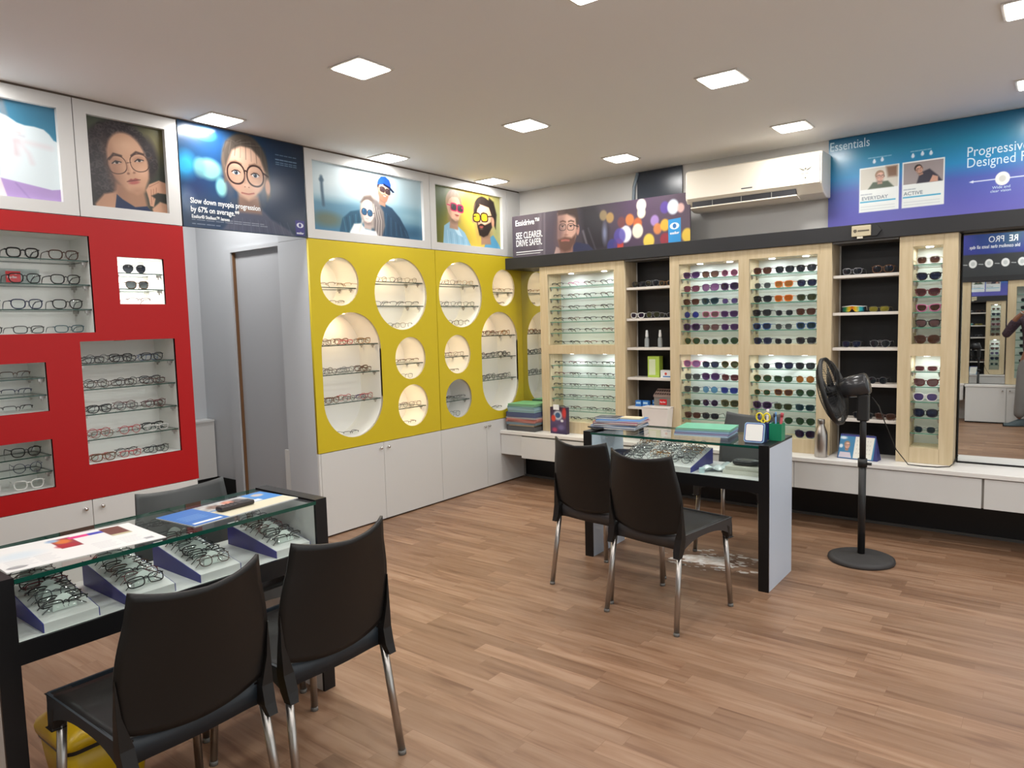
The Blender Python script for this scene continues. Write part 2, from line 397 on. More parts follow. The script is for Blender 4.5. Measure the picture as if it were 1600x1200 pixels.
def picture(p, parent, P0, U, V, emit=0.0, name='print', rough=.35):
    """P0 top-left corner, U full width vector, V full height vector (down)"""
    P0 = np.array(P0, float); U = np.array(U, float); V = np.array(V, float)
    u = (p.X/p.a)[..., None]; v = p.Y[..., None]
    P = P0+u*U+v*V
    inv = np.array(wm(parent).inverted()); P = P.reshape(-1, 3)@inv[:3, :3].T+inv[:3, 3]
    h, w_ = p.h, p.w
    idx = np.arange(h*w_).reshape(h, w_)
    F = np.stack([idx[1:, :-1], idx[1:, 1:], idx[:-1, 1:], idx[:-1, :-1]], -1).reshape(-1, 4)
    me = bpy.data.meshes.new(name)
    me.vertices.add(len(P)); me.vertices.foreach_set('co', P.ravel())
    me.loops.add(F.size); me.loops.foreach_set('vertex_index', F.ravel().astype(np.int32))
    me.polygons.add(len(F)); me.polygons.foreach_set('loop_start', np.arange(0, F.size, 4, dtype=np.int32))
    try: me.polygons.foreach_set('loop_total', np.full(len(F), 4, dtype=np.int32))
    except Exception: pass
    me.update(calc_edges=True)
    c = np.clip(p.C/255., 0, 1); c = np.where(c <= .04045, c/12.92, ((c+.055)/1.055)**2.4).reshape(-1, 3)
    at = me.color_attributes.new('ink', 'FLOAT_COLOR', 'POINT')
    at.data.foreach_set('color', np.concatenate([c, np.ones((len(c), 1))], 1).astype(np.float32).ravel())
    me.materials.append(picmat(emit, rough))
    o = bpy.data.objects.new(name, me); COL.objects.link(o); o.parent = parent; WM[o.name] = wm(parent).copy()
    return o

# ================================================================== SETTING
RX = 2.6; YR = -0.80
struct(bx(-5.7, RX, YR-.05, 5.6, -.06, 0).build('floor', floor_mat()))
struct(bx(-5.7, RX, YR-.05, 5.6, CEIL, CEIL+.06).build('ceiling', CEILM))
struct(bx(-4.85, RX, YW, YW+.07, 0, CEIL).build('wall_back', WALL))
struct(bx(-5.7, -5.62, YR, 5.6, 0, CEIL).build('wall_left', GREYP))
struct(MB().box(RX, RX+.06, YR, -.5, 0, CEIL).box(RX, RX+.06, 5.1, 5.6, 0, CEIL).box(RX, RX+.06, -.5, 5.1, 2.6, CEIL).build('wall_right', WALL))
sf = tag(bx(RX+.02, RX+.03, -.5, 5.1, .0, 2.6).build('fill_window', GLASS), 'added clear glazing, unseen, letting fill daylight into the shop', 'window'); sf['kind'] = 'structure'  # unseen glazing, added to let in daylight that lifts the ceiling
struct(MB().box(RX, RX+.05, .88, .94, 0, 2.6).box(RX, RX+.05, 2.27, 2.33, 0, 2.6).box(RX, RX+.05, 3.67, 3.73, 0, 2.6).build('trim_6', mat('fill_window_bar', (90, 90, 92), .4)))  # bars of the added opening
struct(bx(-5.7, RX, YR-.06, YR, 0, CEIL).build('wall_rear', WALL))
# plain cladding of the left wall before the red unit, seen only from the side
struct(bx(-4.16, XL, YR, .30, .0, CEIL).build('trim_1', GREYP))
# doorway recess between the red and the yellow units
w1 = MB().box(-5.62, -5.21, 3.12, 3.2, .295, CEIL).box(-5.21, -4.36, 3.12, 3.2, 2.13, CEIL).box(-4.42, -4.36, 3.12, 3.2, 0, 2.13).box(-4.44, -4.121, 3.079, 3.0985, 2.1195, CEIL)
struct(w1.build('wall_recess', GREYP))
struct(bx(-5.62, -5.21, 3.112, 3.2, 0, .295).build('baseboard_recess', DARK))
dr = thing('door_1', 'plain grey flush door in the recess between red and yellow displays', 'door', (-4.78, 3.14, 0)); dr['kind'] = 'structure'
bx(-5.086, -4.425, 3.135, 3.17, 0.01, 2.10).build('door_leaf', mat('door_grey', (176, 178, 182), .5), dr)
MB().box(-5.21, -5.10, 3.10, 3.19, 0, 2.13).box(-5.10, -4.42, 3.10, 3.19, 2.10, 2.13).build('door_frame', GREYP, dr)
bx(-5.098, -5.088, 3.115, 3.16, 0, 2.099).build('door_edge', mat('raw_ply', (120, 84, 52), .7), dr)
lc = thing('low_cabinet', 'low white cabinet standing in the recess beside the grey door', 'cabinet', (-5.56, 2.7, 0))
bx(-5.618, -5.50, 2.25, 3.11, .295, .76).build('body', WHITE, lc)
bx(-5.618, -5.49, 2.25, 3.110, .76, .775).build('top', WHITE, lc)
bx(-5.618, -5.53, 2.25, 3.11, .001, .295).build('plinth', DARK, lc)
# back wall: dark patch, pipe, cornice shadow gap along the left wall
struct(bx(-2.85, -2.445, YW-.012, YW, 2.05, 2.735).build('window_1', mat('dark_pane', (52, 58, 68), .25)))
struct(MB().tube([(-2.885, YW-.02, 2.1), (-2.885, YW-.02, 2.45), (-2.875, YW-.02, 2.62), (-2.84, YW-.02, 2.73)], .014, 8).build('trim_2', mat('grey_pipe', (120, 132, 142), .5)))
struct(bx(-4.13, -4.105, .3, YW, 2.725, 2.74).build('trim_3', mat('shadow_gap', (95, 82, 72), .8)))
struct(bx(-4.1, RX, YW-.004, YW, .0, .506).build('baseboard_back', BLACK))
struct(bx(-4.1, RX, YW-.018, YW-.004, .0, .02).build('trim_4', mat('plinth_strip', (70, 68, 66), .5)))

# ------------------------------------------------------------------ ceiling lights
def ceiling_light(x, y, lab, k=1.0):
    t = thing('ceiling_light', lab, 'ceiling light', (x, y, CEIL), 0, 'square recessed ceiling lights')
    MB().box(-.112, .112, -.112, -.100, -.008, -.001).box(-.112, .112, .100, .112, -.008, -.001).box(-.112, -.100, -.1, .1, -.008, -.001).box(.100, .112, -.1, .1, -.008, -.001).build('frame', mat('light_rim', (205, 200, 192), .4), t, local=True)
    MB().prism([(sx*.084+.015*math.cos(math.radians(a0+18*i)), sy*.084+.015*math.sin(math.radians(a0+18*i))) for sx, sy, a0 in ((1, 1, 0), (-1, 1, 90), (-1, -1, 180), (1, -1, 270)) for i in range(6)], .010, Matrix.Translation((0, 0, -.011))).build('diffuser', LED, t, local=True)
    ld = bpy.data.lights.new('panel_glow', 'AREA'); ld.shape = 'SQUARE'; ld.size = .19; ld.energy = PANEL_W*k; ld.color = (1, .985, .96)
    lo = bpy.data.objects.new('panel_glow', ld); COL.objects.link(lo); lo.parent = t; lo.location = (0, 0, -.013)
    return t
colname = ['beside the poster wall', 'second line from the poster wall', 'third line from the poster wall', 'fourth line from the poster wall', 'fifth line from the poster wall']
rowname = ['nearest the back', 'second from the back', 'third from the back', 'fourth from the back', 'fifth from the back']
for i, x in enumerate(LIGHT_X):
    for j, y in enumerate(LIGHT_Y):
        if j == 4 and i < 2: continue
        ceiling_light(x, y if i or j else 4.93, 'square ceiling light, %s, %s' % (colname[i], rowname[j]))

ceiling_light(-4.85, 2.64, 'added unseen square ceiling light brightening the doorway recess', 2.0)  # extra lamp out of view, added to brighten the recess
# ------------------------------------------------------------------ niches of the left wall
def spot(parent, loc, r, m, watts, col, down=(0, 0, -1)):
    MB().cyl((loc[0], loc[1]), r, loc[2]-.004, loc[2], 16).build('downlight', m, parent)
    if watts:
        ld = bpy.data.lights.new('downlight_glow', 'AREA'); ld.shape = 'DISK'; ld.size = r*1.8; ld.energy = watts; ld.color = col
        lo = bpy.data.objects.new('downlight_glow', ld); COL.objects.link(lo); lo.parent = parent
        lo.matrix_local = wm(parent).inverted() @ Matrix.Translation((loc[0], loc[1], loc[2]-.006))
DEPTH = .25
SHELVES = {}
def glass_shelf(parent, x0, x1, y0, y1, z, axis='x', em=SDARK, th=.006):
    """top face at z; green edges"""
    b = MB().box(x0, x1, y0, y1, z-th, z); b.m = [0, 0, 1, 1, 1, 1]
    return b.build('glass_shelf', [GLASS, em], parent)
def brackets(parent, pts, m=STEEL):
    for (x, y, z) in pts: MB().box(x-.006, x+.006, y-.012, y+.012, z-.014, z).box(x-.004, x+.004, y-.004, y+.004, z-.026, z-.012).build('bracket', m, parent)
def niche_box(parent, y0, y1, z0, z1, shelves, light, m=NICHE):
    X0 = XL-DEPTH
    b = MB()
    b.quad((X0, y0, z0), (X0, y1, z0), (X0, y1, z1), (X0, y0, z1))
    b.quad((X0, y0, z0), (XL-.001, y0, z0), (XL-.001, y1, z0), (X0, y1, z0))
    b.quad((X0, y0, z1), (X0, y1, z1), (XL-.001, y1, z1), (XL-.001, y0, z1))
    b.quad((X0, y0, z0), (X0, y0, z1), (XL-.001, y0, z1), (XL-.001, y0, z0))
    b.quad((X0, y1, z0), (XL-.001, y1, z0), (XL-.001, y1, z1), (X0, y1, z1))
    n = b.build('niche', m, parent)
    for z in shelves:
        glass_shelf(n, X0+.004, XL-.02, y0+.003, y1-.003, z)
        brackets(n, [(XL-.05, y1-.014, z-.007), (XL-.2, y1-.014, z-.007), (XL-.05, y0+.014, z-.007)])
    if light: spot(n, (XL-.12, (y0+y1)/2, z1-.001), .03, light[0], light[1], light[2])
    else: MB().cyl((XL-.12, (y0+y1)/2), .03, z1-.004, z1-.0005, 16).build('downlight', STEEL, n)
    return n
red = thing('display_wall', 'red laminate wall display with square white niches beside the doorway', 'display', (XL-.18, 1.3, .612))
RN = dict(A=(.72, 1.68, 1.51, 2.02), B=(1.817, 2.072, 1.662, 1.92), C=(1.597, 2.107, .80, 1.463), D=(.75, 1.43, 1.113, 1.364), E=(.75, 1.43, .715, .967))
board('board', rect(.30, 2.20, .614, 2.118), [rect(a, b, c, d) for a, b, c, d in RN.values()], .018, RED, red, FL)
bx(XL-.34, XL-.019, 2.182, 2.20, .0, 2.12).build('side_panel', GREYP, red)
bx(XL-.35, XL-.34, .30, 2.20, .614, 2.118).build('back_panel', GREYP, red)
RS = dict(A=(1.892, 1.765, 1.635), B=(1.836, 1.748), C=(1.34, 1.205, 1.069, .932), D=(1.286, 1.198), E=(.885, .802))
for k, (a, b, c, d) in RN.items():
    niche_box(red, a, b, c, d, RS[k], (COOL, 1.7, (1, .93, .88)) if k == 'B' else None)
def side_pts(o, d=0):
    return None
def niche_round(parent, outl, zs, light, c, m=NICHE):
    """liner of a rounded niche; outl = outline (y,z)"""
    X0 = XL-DEPTH; n = len(outl); b = MB()
    vs = [(X0, p[0], p[1]) for p in outl]+[(XL-.001, p[0], p[1]) for p in outl]
    b.add(vs, [(i, (i+1) % n, n+(i+1) % n, n+i) for i in range(n)], 0, True)
    b.add([(X0, p[0], p[1]) for p in outl], [tuple(range(n))])
    nn = b.build('niche', m, parent)
    for z in zs:
        ys = []
        for i in range(n):
            (a0, b0), (a1, b1) = outl[i], outl[(i+1) % n]
            if (b0-z)*(b1-z) < 0: ys.append(a0+(a1-a0)*(z-b0)/(b1-b0))
        y0, y1 = min(ys)+.006, max(ys)-.006
        glass_shelf(nn, X0+.004, XL-.02, y0, y1, z)
        brackets(nn, [(XL-.06, y1-.02, z-.007), (XL-.19, y1-.02, z-.007), (XL-.06, y0+.02, z-.007)])
    top = max(p[1] for p in outl)
    if light: spot(nn, (XL-.11, c, top-.006), .026, WARM, light*.6, (1, .68, .38))
    return nn
YN = dict(a=((3.343, 1.83), .172), b=((3.945, 1.75), .28), c=((4.65, 1.755), .28), d=((5.25, 1.828), .168), f=((4.018, 1.243), .168),
          g=((4.03, .862), .168), h=((4.582, 1.245), .167), i=((4.58, .862), .167))
OV = dict(e=((3.428, 1.15), .555, .92), j=((5.173, 1.147), .54, .92))
YS = dict(a=(1.79,), b=(1.845, 1.66), c=(1.845, 1.66), d=(1.79,), f=(1.20,), g=(.845,), h=(1.225,), i=(.845,), e=(1.375, 1.165, .955), j=(1.39, 1.19, .985))
YW_ = dict(a=1.0, b=2.0, c=1.8, d=.7, f=.75, g=1.0, h=.75, i=0, e=1.9, j=1.6)
yunits = []
for nm, y0, y1, ks, lab in (('doorway', 3.08, 4.337, 'abefg', 'yellow laminate display panel with round niches beside the grey doorway'),
                            ('corner', 4.340, 5.53, 'cdhij', 'yellow laminate display panel with round niches reaching the room corner')):
    t = thing('display_wall', lab, 'display', (XL-.18, (y0+y1)/2, .612))
    outs = {k: (circ(*YN[k]) if k in YN else capsule(*OV[k])) for k in ks}
    board('board', rect(y0+.001, y1-.002, .616, 2.118), [outs[k] for k in ks], .018, YEL, t, FL)
    bx(XL-.35, XL-.34, y0, y1, .614, 2.118).build('back_panel', GREYP, t)
    if nm == 'doorway': bx(XL-.34, XL-.0185, y0, y0+.018, .0, 2.118).build('side_panel', GREYP, t)
    for k in ks: niche_round(t, outs[k], YS[k], YW_[k], (YN[k][0][0] if k in YN else OV[k][0][0]))
# low cabinets under the panels
def knob(parent, y, z=.57):
    M = Matrix.Translation((XL, y, z)) @ Matrix.Rotation(PI/2, 4, 'Y')
    MB().lathe([(0.0, .026), (.006, .026), (.0105, .022), (.011, .017), (.006, .010), (.0045, .0)], 16, M=M).build('knob', CHROME, parent)
def low_cab(y0, y1, doors, lab, knobs):
    t = thing('floor_cabinet', lab, 'cabinet', (XL-.2, (y0+y1)/2, 0), 0, 'white floor cabinets along the display wall')
    bx(XL-.4, XL-.02, y0, y1, .02, .610).build('body', WHITE, t)
    bx(XL-.4, XL-.03, y0, y1, .0, .02).build('plinth', DARK, t)
    for (a, b), k in zip(doors, knobs):
        d = bx(XL-.018, XL, a+.0015, b-.0015, .012, .611).build('door', WHITE, t, bevel=.001, seg=1)
        if k: knob(d, k)
low_cab(.33, .99, [(.33, .99)], 'white floor cabinet under the red display, farthest from the doorway', [.95])
low_cab(.99, 2.19, [(.99, 1.597), (1.597, 2.19)], 'white two-door floor cabinet under the red display, next to the doorway', [1.558, 1.642])
low_cab(3.09, 4.337, [(3.10, 3.692), (3.692, 4.337)], 'white two-door floor cabinet under the yellow panel beside the doorway', [3.654, 3.733])
low_cab(4.337, 5.50, [(4.337, 4.94), (4.94, 5.50)], 'white two-door floor cabinet under the yellow panel in the corner', [4.91, 4.968])
MB().box(XL-.4, XL-.003, 3.082, 3.0995, 0, .6135).build('trim_5', WHITE)['kind'] = 'structure'

# ------------------------------------------------------------------ pictures over the left wall
ZB, ZT = 2.122, 2.728
def lightbox(y0, y1, iy0, iy1, lab, p, emit, cat='poster', iz=(2.185, 2.66)):
    t = thing('framed_poster', lab, cat, (XL-.05, (y0+y1)/2, ZB), 0, 'framed posters over the display wall')
    board('frame', rect(y0+.002, y1-.002, ZB, ZT), [rect(iy0, iy1, iz[0], iz[1])], .03, FRAMEW, t, FL)
    bx(XL-.12, XL-.031, y0+.004, y1-.004, ZB, ZT).build('box', FRAMEW, t)
    p.C = 255*(p.C/255)**1.22*.93
    picture(p, t, (XL-.027, iy0-.003, iz[1]+.003), (0, iy1-iy0+.006, 0), (0, 0, -(iz[1]-iz[0]+.006)), emit)
    return t
# big hand in white light
p = Paint(1.9, (92, 150, 178), 240).grad([(0, (84, 138, 165)), (.5, (80, 150, 178)), (1, (150, 190, 210))])
p.ell(.9, .5, .42, .7, (74, 66, 76), .1).ell(1.0, .5, .2, .4, (222, 186, 176), .1)
Q = lambda l: [(1.33+x/360*.57, (y-205-x*.15)/620) for x, y in l]
p.poly(Q([(-260, 300), (0, 290), (40, 298), (95, 322), (150, 365), (190, 380), (240, 386), (290, 402), (318, 432), (340, 470), (380, 492), (400, 860), (-260, 860)]), (224, 234, 238), .015)
p.poly(Q([(50, 190), (85, 190), (110, 330), (70, 318)]), (150, 150, 156), .03, .7).poly(Q([(-200, 380), (0, 432), (28, 500), (42, 600), (36, 690), (-10, 740), (-200, 740)]), (70, 62, 74), .03)
p.line(Q([(5, 378), (70, 392), (130, 420), (160, 430)]), .02, (218, 190, 192), .04, .7).line(Q([(70, 450), (140, 470), (210, 492), (320, 520)]), .03, (226, 212, 216), .07, .7).line(Q([(150, 480), (200, 560), (215, 620)]), .02, (222, 206, 212), .06, .7).line(Q([(130, 480), (135, 560)]), .05, (208, 180, 186), .06, .6).line(Q([(100, 435), (180, 450)]), .015, (200, 196, 204), .03, .7)
p.poly(Q([(-200, 690), (0, 700), (46, 712), (80, 830), (-200, 830)]), (238, 222, 228), .015).poly(Q([(44, 710), (180, 752), (310, 792), (385, 790), (390, 870), (80, 870)]), (186, 162, 210), .012).line(Q([(120, 745), (190, 850)]), .01, (160, 138, 190), .02, .7)
lightbox(.50, 1.647, .57, 1.572, 'bright framed poster of a pale hand and purple sleeve on blue', p, .06)
# curly-haired woman
p = Paint(.887, (66, 70, 62), 260).ell(.8, .22, .22, .28, (128, 122, 80), .3).ell(.05, .03, .22, .16, (92, 100, 84), .2).ell(.86, .62, .1, .2, (52, 60, 50), .2).ell(.12, .9, .2, .2, (58, 52, 50), .2)
def curls(p, pts, c1, c2, r0, seed):
    q = np.random.RandomState(seed)
    for x, y, r in pts:
        for _ in range(int(26*r/.12)):
            a = q.rand()*2*PI; d = r*math.sqrt(q.rand()); cx_, cy_ = x+d*math.cos(a), y+d*math.sin(a); rr_ = r0*(.6+.8*q.rand())
            p.ring(cx_, cy_, rr_, rr_*.8, rr_*.35, c1 if q.rand() < .5 else c2, .01, .7)
    return p
p.ell(.36, .28, .33, .27, (58, 48, 52), .06).ell(.15, .50, .17, .34, (60, 50, 54), .08).ell(.68, .38, .12, .24, (58, 47, 48), .06)
curls(p, [(.2, .2, .14), (.36, .1, .14), (.52, .14, .12), (.64, .26, .1), (.7, .42, .09), (.12, .36, .12), (.12, .52, .12), (.16, .68, .12), (.2, .82, .1)], (92, 82, 84), (44, 36, 38), .028, 3)
p.poly([(.30, .70), (.62, .74), (.66, 1), (.24, 1)], (176, 138, 114), .05).poly([(.06, .96), (.16, .84), (.30, .80), (.36, 1), (.06, 1)], (196, 156, 130), .03)
p.at(.455, .455, -13, 1).ell(0, -.02, .225, .32, (204, 166, 140), .03).poly([(-.22, .0), (.225, .0), (.19, .2), (.10, .335), (.0, .36), (-.10, .31), (-.19, .17)], (202, 163, 137), .04)
p.ell(-.185, .1, .06, .24, (160, 120, 100), .12, .75).ell(.03, -.2, .12, .08, (222, 186, 160), .12, .7).ell(.13, .12, .06, .05, (222, 182, 158), .08, .6).ell(.02, .32, .09, .03, (170, 130, 108), .05, .5)
for e, xx in ((0, -.13), (1, .135)):
    p.line([(xx-.075, -.075+.02*(1-e)), (xx-.01, -.11), (xx+.07, -.08)], .022, (70, 50, 44), .016, .9).ell(xx, -.025, .065, .035, (168, 128, 108), .03, .7).ell(xx, -.012, .045, .013, (206, 196, 188), .01).ell(xx, -.014, .018, .015, (54, 42, 38), .008)
    p.line([(xx-.055, -.008), (xx-.01, -.032), (xx+.05, -.012)], .011, (44, 32, 32), .008).ring(xx-.005, .012, .108, .10, .009, (84, 58, 48), .005, 1, 2.3)
p.line([(-.03, .0), (.03, -.002)], .009, (84, 58, 48), .005).line([(.24, -.02), (.30, -.04)], .01, (84, 58, 48), .006).line([(-.245, .0), (-.27, .0)], .01, (84, 58, 48), .006)
p.line([(-.02, -.02), (-.03, .08)], .018, (176, 136, 114), .025, .8).line([(.01, -.02), (.015, .1)], .014, (222, 184, 160), .02, .7).ell(-.035, .118, .016, .012, (130, 92, 78), .014, .8).ell(.035, .115, .015, .011, (136, 96, 80), .014, .7)
p.poly([(-.08, .205), (-.025, .178), (.0, .186), (.03, .176), (.085, .20), (0, .21)], (158, 92, 86), .012).ell(.002, .223, .062, .02, (182, 112, 104), .014).line([(-.078, .206), (.084, .2)], .006, (92, 50, 48), .007).at()
p.poly([(.64, .74), (.68, .67), (.80, .61), (.89, .63), (.89, .76), (.78, .76), (.745, .84), (.72, .93), (.675, .92), (.665, .84)], (208, 166, 140), .015)
for l in ([(.70, .73), (.695, .9)], [(.73, .72), (.725, .84)], [(.765, .70), (.755, .8)], [(.68, .70), (.80, .63)]): p.line(l, .007, (158, 116, 96), .01, .8)
p.poly([(.70, .80), (.78, .76), (.84, .80), (.89, .86), (.80, .86)], (58, 56, 48), .02).poly([(.30, .83), (.36, .88), (.5, .955), (.64, .93), (.70, 1), (.27, 1)], (30, 52, 92), .012).poly([(.70, .95), (.80, .86), (.89, .88), (.89, 1), (.71, 1)], (206, 166, 140), .02)
lightbox(1.647, 2.200, 1.713, 2.128, 'framed poster of a curly-haired woman in thin round glasses, hand on chin', p, 0.0)
# couple
p = Paint(2.26, (190, 208, 214), 260).grad([(0, (192, 208, 214)), (.45, (172, 196, 206)), (.60, (112, 152, 172)), (1, (84, 130, 156))])
p.ell(.35, .25, .5, .2, (222, 230, 232), .3, .7).line([(.2, .22), (.205, .42), (.22, .62)], .045, (86, 112, 130), .04).ell(.2, .26, .04, .03, (86, 112, 130), .03).ell(.28, .82, .26, .1, (116, 128, 116), .1).ell(1.95, .62, .5, .12, (146, 180, 194), .2).ell(2.0, .9, .3, .1, (70, 112, 140), .15)
p.poly([(1.38, .46), (1.58, .52), (1.75, .66), (1.9, .86), (1.96, 1), (1.1, 1), (1.2, .6)], (44, 78, 104), .025).poly([(.50, .96), (.56, .78), (.72, .66), (.90, .62), (1.0, 1), (.5, 1)], (52, 98, 122), .025)
for i in range(9): p.line([(1.45+.05*i, .62+.03*i), (1.42+.06*i, .95)], .012, (30, 56, 80) if i % 2 else (86, 124, 148), .02, .7)
for i in range(6): p.line([(.58+.06*i, .78-.02*i), (.62+.05*i, .97)], .012, (34, 72, 94) if i % 2 else (98, 146, 166), .02, .7)
p.face(1.42, .25, .185, 12, (214, 172, 148), (58, 46, 44), gl='square', glc=(44, 36, 36), lens=(70, 52, 56), cap=(30, 82, 170), smile=2, turn=.16, beard=(170, 126, 106), gr=.27)
p.ell(1.12, .62, .21, .27, (176, 166, 158), .04).poly([(1.12, .40), (1.28, .44), (1.40, .60), (1.42, .82), (1.34, 1), (1.2, 1)], (134, 126, 124), .04).poly([(.92, .5), (1.0, .4), (1.14, .37), (1.2, .45), (1.1, .5)], (120, 106, 100), .04)
p.face(1.075, .64, .185, 6, (236, 214, 206), (206, 194, 182), gl='round', glc=(70, 70, 82), lens=(46, 96, 132), smile=2, turn=-.12, lips=(186, 104, 106), part=-.1, gr=.28)
for i in range(7): p.line([(1.17+.025*i, .48+.02*i), (1.22+.025*i, .75), (1.18+.028*i, 1)], .012, (214, 206, 198) if i % 2 else (110, 100, 100), .015, .7)
p.poly([(.70, .96), (.78, .84), (.92, .82), (1.0, .9), (1.22, .92), (1.26, 1), (.68, 1)], (232, 232, 230), .03).line([(.95, .78), (.88, .95)], .03, (214, 206, 198), .03, .8)
lightbox(3.083, 4.300, 3.147, 4.226, 'framed poster of a couple in sunglasses, the man in a blue cap', p, .10)
# child and bearded man
p = Paint(1.85, (196, 180, 90), 260).grad([(0, (104, 112, 62)), (.3, (176, 164, 80)), (.6, (222, 196, 92)), (1, (206, 190, 120))], 'x').ell(.1, .1, .3, .4, (96, 112, 66), .3).ell(1.75, .5, .2, .6, (176, 178, 128), .3).ell(.95, .25, .2, .3, (214, 190, 84), .3)
p.poly([(.22, 1), (.26, .68), (.44, .58), (.62, .66), (.80, .76), (.98, 1)], (156, 192, 212), .02).poly([(.46, .58), (.60, .66), (.74, .84), (.62, .82), (.48, .68)], (196, 220, 232), .015)
for i in range(8): p.line([(.34+.08*i, .76+.02*i), (.36+.08*i, .98)], .012, (110, 150, 178) if i % 2 else (206, 226, 236), .02, .6)
p.face(.54, .33, .28, 4, (226, 188, 164), (176, 146, 112), gl='square', glc=(206, 44, 104), lens=(66, 62, 68), turn=.26, lips=(186, 104, 92), part=.3, gr=.29, thin=.07)
p.poly([(1.34, 1), (1.42, .84), (1.62, .74), (1.80, .92), (1.85, 1)], (104, 168, 200), .02)
p.face(1.36, .43, .36, -5, (224, 182, 152), (54, 44, 40), gl='square', glc=(58, 44, 30), lens=(230, 186, 40), beard=(50, 37, 31), turn=-.28, lips=(186, 104, 92), part=-.3, gr=.27, thin=.06)
p.poly([(1.52, .05), (1.66, .12), (1.74, .35), (1.70, .62), (1.62, .50), (1.60, .3), (1.5, .16)], (50, 41, 38), .04).ell(1.62, .50, .045, .09, (206, 160, 134), .02)
lightbox(4.300, 5.329, 4.370, 5.258, 'framed poster of a child and a bearded man in yellow glasses', p, .08)
tag(bx(XL-.03, XL, 5.331, 5.528, ZB, ZT).build('filler_panel', FRAMEW), 'narrow blank white filler panel at the corner above the yellow display', 'panel')
# myopia banner over the doorway
p = Paint(1.43, (38, 70, 104), 330).grad([(0, (40, 78, 112)), (.25, (38, 78, 122)), (.6, (36, 74, 110)), (.85, (30, 56, 84)), (1, (26, 48, 70))], 'x')
p.ell(.06, .42, .1, .12, (60, 160, 205), .1).ell(.28, .08, .1, .06, (70, 150, 175), .05).ell(.3, .42, .13, .1, (140, 195, 190), .05).ell(.2, .42, .06, .09, (120, 172, 175), .04).ell(.06, .75, .08, .12, (150, 165, 190), .07, .7)
p.ell(1.15, .55, .35, .4, (24, 58, 92), .4, .8).ell(.42, .58, .06, .09, (150, 215, 215), .03).ell(.15, .62, .1, .1, (48, 60, 110), .2, .7)
p.poly([(.0, .84), (.5, .8), (1.43, .84), (1.43, 1), (0, 1)], (40, 58, 84), .3, .8)
p.poly([(.58, .80), (.66, .74), (.86, .74), (.98, .84), (1.22, .95), (1.28, 1), (.40, 1)], (100, 102, 122), .03, .9)
for i in range(16): p.line([(.5+.045*i, .86+.006*(i % 3)), (.48+.05*i, 1)], .006, (124, 126, 146) if i % 2 else (80, 82, 104), .01, .6)
p.poly([(.60, .62), (.84, .62), (.86, .80), (.60, .80)], (168, 136, 120), .04).ell(.72, .71, .12, .05, (132, 104, 94), .08, .7)
p.ell(.705, .31, .265, .31, (96, 88, 80), .03).poly([(.44, .3), (.50, .12), (.5, .5), (.46, .52)], (96, 88, 80), .03).poly([(.92, .2), (.985, .4), (.985, .60), (.94, .66), (.90, .4)], (104, 94, 84), .03)
p.ell(.955, .51, .03, .08, (202, 158, 136), .015)
p.ell(.70, .37, .225, .25, (214, 178, 156), .03).poly([(.478, .36), (.925, .36), (.90, .50), (.82, .62), (.72, .675), (.62, .63), (.52, .50)], (212, 175, 152), .04)
p.ell(.515, .42, .05, .2, (170, 134, 118), .1, .7).ell(.89, .45, .04, .16, (186, 148, 130), .07, .5).ell(.72, .22, .13, .07, (228, 196, 176), .1, .7).ell(.82, .53, .05, .04, (226, 184, 164), .05, .6).ell(.60, .53, .05, .04, (220, 166, 150), .05, .5)
p.poly([(.47, .40), (.46, .2), (.58, .06), (.78, .04), (.92, .16), (.965, .36), (.93, .34), (.88, .22), (.78, .135), (.66, .13), (.56, .19), (.51, .30)], (90, 82, 76), .03)
for i in range(9): p.line([(.60, .10+.004*i), (.50+.055*i, .06+.012*abs(i-4)), (.46+.063*i, .22+.01*i)], .006, (128, 118, 108) if i % 2 else (70, 62, 58), .01, .6)
for xx in (.592, .812):
    p.line([(xx-.06, .315), (xx, .295), (xx+.06, .315)], .018, (136, 106, 90), .02, .8).ell(xx, .40, .055, .035, (178, 142, 126), .03, .6).ell(xx, .408, .042, .020, (222, 220, 218), .01).ell(xx, .408, .021, .021, (58, 80, 100), .008).ell(xx, .408, .009, .009, (16, 18, 22), .005).ell(xx-.006, .402, .004, .004, (245, 245, 245), .003)
    p.line([(xx-.048, .405), (xx-.015, .385), (xx+.02, .385), (xx+.046, .402)], .010, (60, 44, 40), .007).ring(xx, .415, .097, .105, .016, (66, 44, 42), .006, 1, 2.2)
p.line([(.685, .385), (.70, .375), (.72, .385)], .015, (66, 44, 42), .006).line([(.905, .37), (.965, .40)], .018, (66, 44, 42), .006)
p.line([(.695, .42), (.685, .50)], .014, (190, 150, 132), .02, .8).ell(.705, .525, .03, .02, (226, 188, 168), .02, .7).ell(.685, .54, .008, .005, (130, 92, 80), .006, .8).ell(.73, .54, .008, .005, (130, 92, 80), .006, .8)
p.line([(.645, .605), (.69, .61), (.73, .61), (.785, .595)], .016, (190, 128, 116), .012).line([(.645, .603), (.715, .609), (.785, .593)], .005, (140, 84, 76), .006)
p.poly([(1.28, .82), (1.4, .82), (1.4, .985), (1.28, .985)], (56, 50, 140), .003).ell(1.34, .872, .045, .028, (230, 232, 244), .004).ell(1.34, .872, .018, .02, (56, 50, 140), .004)
for yy, x1 in ((.905, .9), (.925, .97), (.965, .42)):
    for i in range(int((x1-.09)/.05)): p.line([(.09+i*.05, yy), (.09+i*.05+.032+.01*(i % 2), yy)], .008, (170, 178, 190), .004, .8)
for yy in (.15, .2, .23, .25):
    for i in range(5): p.line([(1.07+i*.055, yy), (1.07+i*.055+.04, yy)], .008 if yy != .2 else .013, (140, 170, 195), .004, .8)
ban = thing('banner', 'blue poster of a child in round glasses hung over the doorway', 'poster', (XL-.01, 2.64, ZB))
